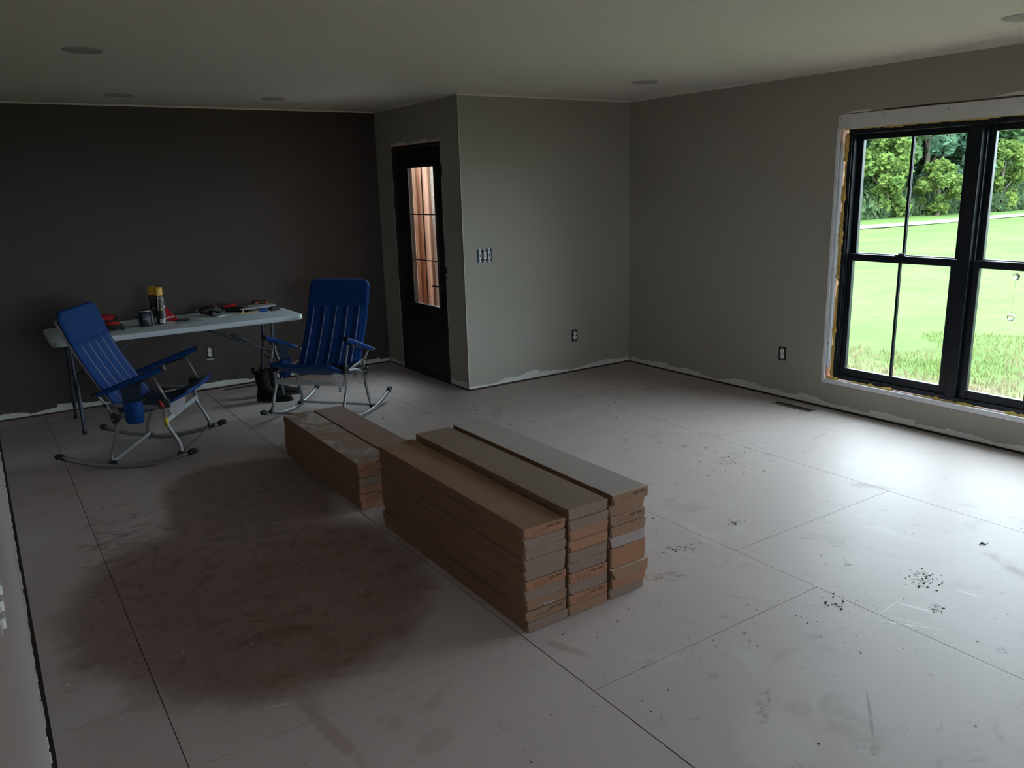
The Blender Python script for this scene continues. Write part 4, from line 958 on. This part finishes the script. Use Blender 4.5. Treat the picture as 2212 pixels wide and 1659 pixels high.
# red clamp tool
t = thing('hand_plane', 'dark red and black hand tool lying against the stack of papers', 'hand tool', on_table(-3.435, 1.20), RAD(-20))
mb = MB(); mb.tube([(-.075, 0, .040), (-.04, 0, .050), (.0, 0, .054), (.03, 0, .048)], [.014, .019, .020, .015], 12, smoothn=3, flat=(1.2, 1)); mb.build('red_housing', REDP, t)
mb = MB(); mb.tube([(-.06, -.01, .022), (.03, -.02, .024), (.10, -.03, .022)], [.020, .023, .018], 10, smoothn=3, flat=(1.5, 1)); mb.build('grip', BPLAS, t)
o = MB(); o.sphere((0, 0, .014), .014, sc=(.7, .7, 1), seg=12); o = o.build('foam_earplug', PAPER); o.location = on_table(-3.405, 1.02); tag(o, 'small white foam plug standing at the table middle', 'ear plug')
t = thing('pencil', 'yellow carpenter pencil lying in front of the red hand tool', 'pencil', on_table(-3.345, 1.01), RAD(5))
mb = MB(); mb.box(-.10, .07, -.007, .007, 0, .008); mb.build('shaft', WOODY, t, bevel=.002)
mb = MB(); mb.prism([(-.10, -.007), (-.10, .007), (-.118, .001), (-.118, -.001)], .002, .006); mb.build('lead_tip', HOLE, t)
t = thing('screwdriver', 'screwdriver with clear blue handle lying near the papers', 'screwdriver', on_table(-3.235, 1.02), RAD(2))
mb = MB(); mb.tube([(-.035, 0, .013), (-.025, 0, .014), (.02, 0, .014), (.035, 0, .012)], [.008, .013, .014, .010], 10, smoothn=2); mb.build('handle', BLUEP, t)
mb = MB(); mb.tube([(-.034, 0, .012), (-.135, 0, .010)], .004, 8); mb.build('shank', STEEL, t)
t = thing('tape_measure', 'black tape measure with a wire clip at the end of the table items', 'tape measure', on_table(-3.140, 1.01), RAD(3))
mb = MB(); mb.box(-.04, .04, -.022, .022, 0, .034); mb.build('case', BPLAS, t, bevel=.008)
mb = MB(); mb.tube([(.030, -.028, .004), (.062, -.028, .004), (.066, -.01, .004), (.04, -.022, .003)], .0022, 6, smoothn=3); mb.build('belt_clip', TIN, t)
# stack of papers and folders
lay = [('folder', 'black folder at the bottom of the paper stack on the table', -3.215, 1.190, 3, .30, .23, .010, BPLAS), ('folder', 'dark blue folder just above the black one in the paper stack', -3.210, 1.190, 6, .28, .22, .008, CANNAVY), ('booklet', 'white printed booklet lying across the folders', -3.235, 1.195, -9, .30, .21, .010, PAPER), ('booklet', 'grey printed booklet with a fanned edge near the top of the stack', -3.235, 1.200, 7, .27, .20, .009, PAPER2), ('booklet', 'brownish booklet on top of the paper stack under the wallet', -3.225, 1.215, -4, .19, .14, .010, mat('brown paper', (.20, .15, .13), .7, var=.3, scale=40))]
dz = 0
for nm, lb, x, y, rz, w_, d_, th, m_ in lay:
    sheet(nm, lb, 'folder' if nm == 'folder' else 'booklet', x, y, RAD(rz), w_, d_, dz, m_, th - .0004); dz += th
t = thing('wallet', 'brown leather pouch with two orange snaps on top of the paper stack', 'pouch', on_table(-3.200, 1.205, dz), RAD(-4))
mb = MB(); mb.box(-.062, .062, -.035, .035, 0, .024); mb.build('leather_body', LEATHER, t, bevel=.008)
for a in (-.040, .045): mb = MB(); mb.sphere((a, -.036, .008), .009, ORANGE, 10, (1.3, .5, .8)); mb.build('orange_snap', ORANGE, t)

# ------------------------------------------------------------------ boots under the table
def boot(x, y, rz, label, shaft):
    t = thing('work_boot', label, 'boot', (x, y, 0), rz, 'black work boots under the table')
    mb = MB(); N_ = 16
    def ring(c, hxr, hyr, tilt=0, yaw=0):
        out = []
        for k in range(N_):
            a = 2 * pi * k / N_; out.append(mb.bm.verts.new((c[0] + hxr * cos(a) * cos(tilt), c[1] + hyr * sin(a), c[2] + hxr * cos(a) * sin(tilt))))
        return out
    rs = [ring((.02 + .060, 0, .020), .150, .048), ring((.075, 0, .050), .146, .050), ring((.055, 0, .080), .118, .047, -.22), ring((.015, 0, .112), .078, .045, -.42), ring((-.008, 0, .145), .060, .046, -.25), ring((-.012, 0, .19), .057, .050), ring((-.014, 0, shaft), .060, .054, .08)]
    ri = [ring((-.014, 0, shaft - .002), .052, .046, .08), ring((-.012, 0, .13), .045, .040)]
    seq = rs + ri
    for a, b_ in zip(seq, seq[1:]):
        for k in range(N_): mb.face([a[k], a[(k + 1) % N_], b_[(k + 1) % N_], b_[k]], BOOT, True)
    mb.face(rs[0][::-1], BOOT); mb.face(ri[-1], BOOT)
    b0 = mb.build('boot_upper', BOOT, t)
    mb = MB(); out = [(.080 + .158 * cos(a), (.052 if cos(a) > -.2 else .046) * sin(a)) for a in [2 * pi * k / 24 for k in range(24)]]; mb.prism(out, 0, .022); mb.build('sole', BPLAS, t, bevel=.004)
    mb = MB()
    for k in range(5): z = .115 + k * .022; mb.tube([(.052 - k * .006, -.025, z), (.062 - k * .006, 0, z + .006), (.052 - k * .006, .025, z)], .003, 5, smoothn=2)
    mb.build('laces', BLKF, t)
    mb = MB(); mb.sphere((.030, -.048, .215), .005, TIN, 8); mb.sphere((-.05, -.040, shaft - .02), .004, TIN, 8); mb.build('eyelets', TIN, t)
    mb = MB(); mb.tube([(-.075, 0, shaft - .03), (-.085, 0, shaft + .012), (-.068, 0, shaft + .015)], .005, 6, smoothn=3, flat=(2.5, .8)); mb.build('pull_loop', BLKF, t)
    return t
boot(-3.345, .84, RAD(-34), 'tall black work boot with open top under the table', .265)
boot(-3.225, 1.005, RAD(-24), 'black work boot whose toe points past the chair rocker', .235)

# ------------------------------------------------------------------ electrical boxes
def outlet(loc, rz, label, flap=False):
    """local: -y faces the room"""
    t = thing('electrical_outlet', label, 'outlet', loc, rz, 'uncovered duplex outlets')
    mb = MB(); w_, h_ = .034, .055
    mb.prism(rrect(w_, h_, .008, 3), -.0012, .0010, HOLE, T=Matrix.Rotation(RAD(90), 4, 'X')); mb.build('box_opening', BPLAS, t)
    mb = MB(); T = Matrix.Rotation(RAD(90), 4, 'X')
    for s_ in (-1, 1): mb.prism(rrect(.0165, .0150, .007, 3), .0012, .009, DEVICE, T=Matrix.Translation((.0, 0, s_ * .0195)) @ T)
    mb.box(-.008, .008, -.007, -.0014, -.010, .010, DEVICE); dv = mb.build('receptacle', DEVICE, t)
    mb = MB()
    for s_ in (-1, 1):
        for xx in (-.0062, .0062): mb.box(xx - .0013, xx + .0013, -.0096, -.0088, s_ * .0195 - .002, s_ * .0195 + .006)
        mb.box(-.002, .002, -.0096, -.0088, s_ * .0195 - .010, s_ * .0195 - .006)
    mb.build('slots', HOLE, dv)
    mb = MB()
    for s_ in (-1, 1): mb.box(-.009, .009, -.0035, -.0015, s_ * .0365, s_ * .047)
    mb.build('mounting_strap', TIN, t)
    if flap: mb = MB(); mb.box(-.032, .030, -.004, -.0012, -.068, -.056); mb.build('paper_scrap', GYP, t)
    return t
outlet((-.672, -.0006, .346), 0, 'uncovered white outlet in a black box on the alcove wall near the corner')
outlet((-.0006, -1.809, .358), RAD(-90), 'uncovered white outlet in a black box on the wall beside the big window')
outlet((-3.586, YF - .0006, .342), 0, 'uncovered white outlet on the dark wall under the folding table', True)
def switches(loc, rz, label):
    t = thing('switch_box', label, 'light switch', loc, rz, 'uncovered triple switch boxes')
    mb = MB(); mb.box(-.074, .074, -.0010, .0010, -.053, .053, HOLE); mb.build('box_opening', HOLE, t)
    mb = MB()
    for a in (-.0745, .0665): mb.box(a, a + .008, -.003, -.0011, -.056, .056)
    for a in (-.056, .052): mb.box(-.0745, .0745, -.0028, -.0011, a, a + .004)
    for x in (-.025, .025, -.06, .06): 
        for s_ in (-1, 1): mb.box(x - .010, x + .010, -.0035, -.0011, s_ * .050 - .008, s_ * .050 + .008)
    mb.build('blue_box_rim', BOXBLUE, t)
    for x in (-.046, 0, .046):
        mb = MB(); mb.box(x - .0115, x + .0115, -.010, -.0014, -.030, .030); mb.box(x - .006, x + .006, -.0055, -.0036, .030, .058); mb.box(x - .006, x + .006, -.0055, -.0036, -.058, -.030)
        for s_ in (-1, 1): mb.box(x - .013, x + .013, -.0060, -.0036, s_ * .050 - .004, s_ * .050 + .004)
        sw = mb.build('toggle_switch', DEVICE, t, bevel=.0012)
        mb = MB(); mb.box(x - .0045, x + .0045, -.0107, -.0099, -.012, .012); mb.build('lever_slot', HOLE, sw)
        mb = MB(); mb.box(x - .0035, x + .0035, -.020, -.0100, -.002, .007); mb.build('lever', DEVICE, sw)
    return t
switches((-1.630, -.0006, 1.150), 0, 'uncovered triple light switch in a blue box beside the door corner')
sw_ = thing('light_switch', 'three pale switch levers on the near wall at the picture edge', 'light switch', (XW, -4.815, 1.262), RAD(90))
mb = MB(); mb.box(-.062, .062, -.0005, .0006, -.010, .012); mb.build('cover_plate', W_WEST, sw_)
for x in (-.046, 0, .046): mb = MB(); mb.box(x - .009, x + .009, -.0050, -.0009, -.006, .006); mb.build('lever', W_WEST, sw_, bevel=.001)

# ------------------------------------------------------------------ floor registers
def register(loc, rz, label, L=.345, W=.085):
    t = thing('floor_register', label, 'floor vent', loc, rz, 'floor vents')
    mb = MB(); fw = .010
    mb.box(-L / 2, L / 2, -W / 2, -W / 2 + fw, 0, .005); mb.box(-L / 2, L / 2, W / 2 - fw, W / 2, 0, .005); mb.box(-L / 2, -L / 2 + fw, -W / 2 + fw, W / 2 - fw, 0, .005); mb.box(L / 2 - fw, L / 2, -W / 2 + fw, W / 2 - fw, 0, .005)
    mb.build('flange', REGEDGE, t, bevel=.002)
    mb = MB(); n = 22
    for k in range(n): x = -L / 2 + fw + (L - 2 * fw) * (k + .2) / n; mb.box(x, x + .006, -W / 2 + fw, W / 2 - fw, .0012, .0040)
    mb.box(-L / 2 + fw, L / 2 - fw, -.003, .003, .0012, .0045); mb.build('louvers', REG, t)
    mb = MB(); mb.box(-L / 2 + fw, L / 2 - fw, -W / 2 + fw, W / 2 - fw, .0002, .0010); mb.build('duct_opening', HOLE, t)
    return t
register((-.158, -2.055, .0004), RAD(90), 'brown floor vent set beside the wall under the big window')
register((-3.36, 1.475, .0004), 0, 'dark floor vent under the folding table by the dark wall')

# ------------------------------------------------------------------ recessed ceiling lights
def can_light(x, y, label):
    t = thing('ceiling_light', label, 'ceiling light', (x, y, H), 0, 'recessed ceiling lights')
    mb = MB(); mb.lathe([(.099, -.0004), (.098, -.004), (.092, -.0065), (.084, -.0055), (.074, -.0008)], 36, LIGHTTRIM, close=False); mb.build('trim_ring', LIGHTTRIM, t)
    mb = MB(); mb.lathe([(.078, -.0040), (.060, -.0016), (.0, -.0006)], 36, LENS, close=False); mb.build('lens', LENS, t)
    return t
can_light(-4.603, -1.010, 'unlit round recessed light nearest the camera above the low carton stack side')
can_light(-4.149, .912, 'unlit round recessed light above the blue chair seen from its side')
can_light(-3.047, .800, 'unlit round recessed light above the end of the folding table')
can_light(-.848, -1.105, 'unlit round recessed light near the alcove corner')
can_light(-.790, -3.72, 'unlit round recessed light cut by the picture edge above the big window')

# ------------------------------------------------------------------ crumbs of dirt and drywall on the floor (stuff)
def crumbs(name, label, m, spots_, seed):
    mb = MB(); r = random.Random(seed)
    for (cx_, cy_, rx, ry, n, smin, smax) in spots_:
        for _ in range(n):
            x = cx_ + r.gauss(0, 1) * rx; y = cy_ + r.gauss(0, 1) * ry; s_ = r.uniform(smin, smax)
            if not (XW + .05 < x < -.03 and -5.6 < y < 1.45): continue
            if (-3.72 < x < -3.0 and -3.52 < y < -.65): continue
            a = r.uniform(0, pi); el = r.uniform(.5, 1.6); pts = [(x + s_ * (cos(q) * el * cos(a) - sin(q) * sin(a)) * r.uniform(.7, 1.2), y + s_ * (cos(q) * el * sin(a) + sin(q) * cos(a)) * r.uniform(.7, 1.2)) for q in [2 * pi * k / 5 for k in range(5)]]
            mb.prism(pts, .0002, s_ * r.uniform(.3, .8), m)
    return tag(mb.build(name, m), label, 'debris', kind='stuff')
DIRT = mat('dark dirt crumbs', (.035, .028, .025), .9, var=.3, scale=50)
CHIP = mat('drywall crumbs', (.42, .38, .34), .9)
crumbs('dirt_crumbs', 'small dark crumbs of dirt scattered over the floor', DIRT, [
    (-2.03, -4.15, .05, .04, 60, .0008, .0036), (-2.10, -4.19, .03, .03, 7, .0025, .0055), (-2.49, -4.05, .045, .03, 16, .002, .0055), (-2.58, -4.08, .10, .04, 14, .001, .003), (-2.645, -3.30, .08, .02, 24, .001, .004), (-2.209, -3.257, .03, .02, 18, .001, .004), (-1.45, -2.57, .20, .12, 26, .001, .0045),
    (-2.0, -3.0, 1.0, 1.1, 90, .001, .0032), (-2.9, -4.2, .6, .35, 40, .001, .0035), (-2.23, -4.316, .03, .015, 12, .001, .004), (-1.474, -4.13, .014, .007, 10, .003, .006), (-1.9, -.8, .7, .4, 50, .001, .005), (-2.2, -1.5, .4, .5, 26, .001, .005), (-4.4, -2.2, .5, 1.0, 40, .001, .0035)], 4)
crumbs('drywall_crumbs', 'small pale crumbs and chips scattered over the floor', CHIP, [
    (-4.3, -2.2, .5, .9, 110, .0010, .0042), (-3.05, -3.75, .35, .2, 16, .002, .006), (-2.2, -4.6, .8, .5, 50, .001, .0035), (-2.35, -4.15, .08, .04, 12, .001, .003), (-3.8, -3.75, .4, .2, 18, .0015, .005), (-4.6, -3.2, .3, .5, 30, .0012, .005), (-5.20, -2.8, .02, .9, 30, .002, .009)], 6)
# torn plaster edge at the foot of the west wall
mb = MB(); r = random.Random(31); y = -5.6
while y < 1.5:
    l = r.uniform(.02, .09); mb.box(XW - .001, XW + r.uniform(.001, .005), y, y + l, .010 + r.uniform(0, .008), .024 + r.uniform(0, .018), GYPEDGE if r.random() < .6 else GYP); y += l + r.uniform(0, .12)
struct(mb.build('trim_14'))
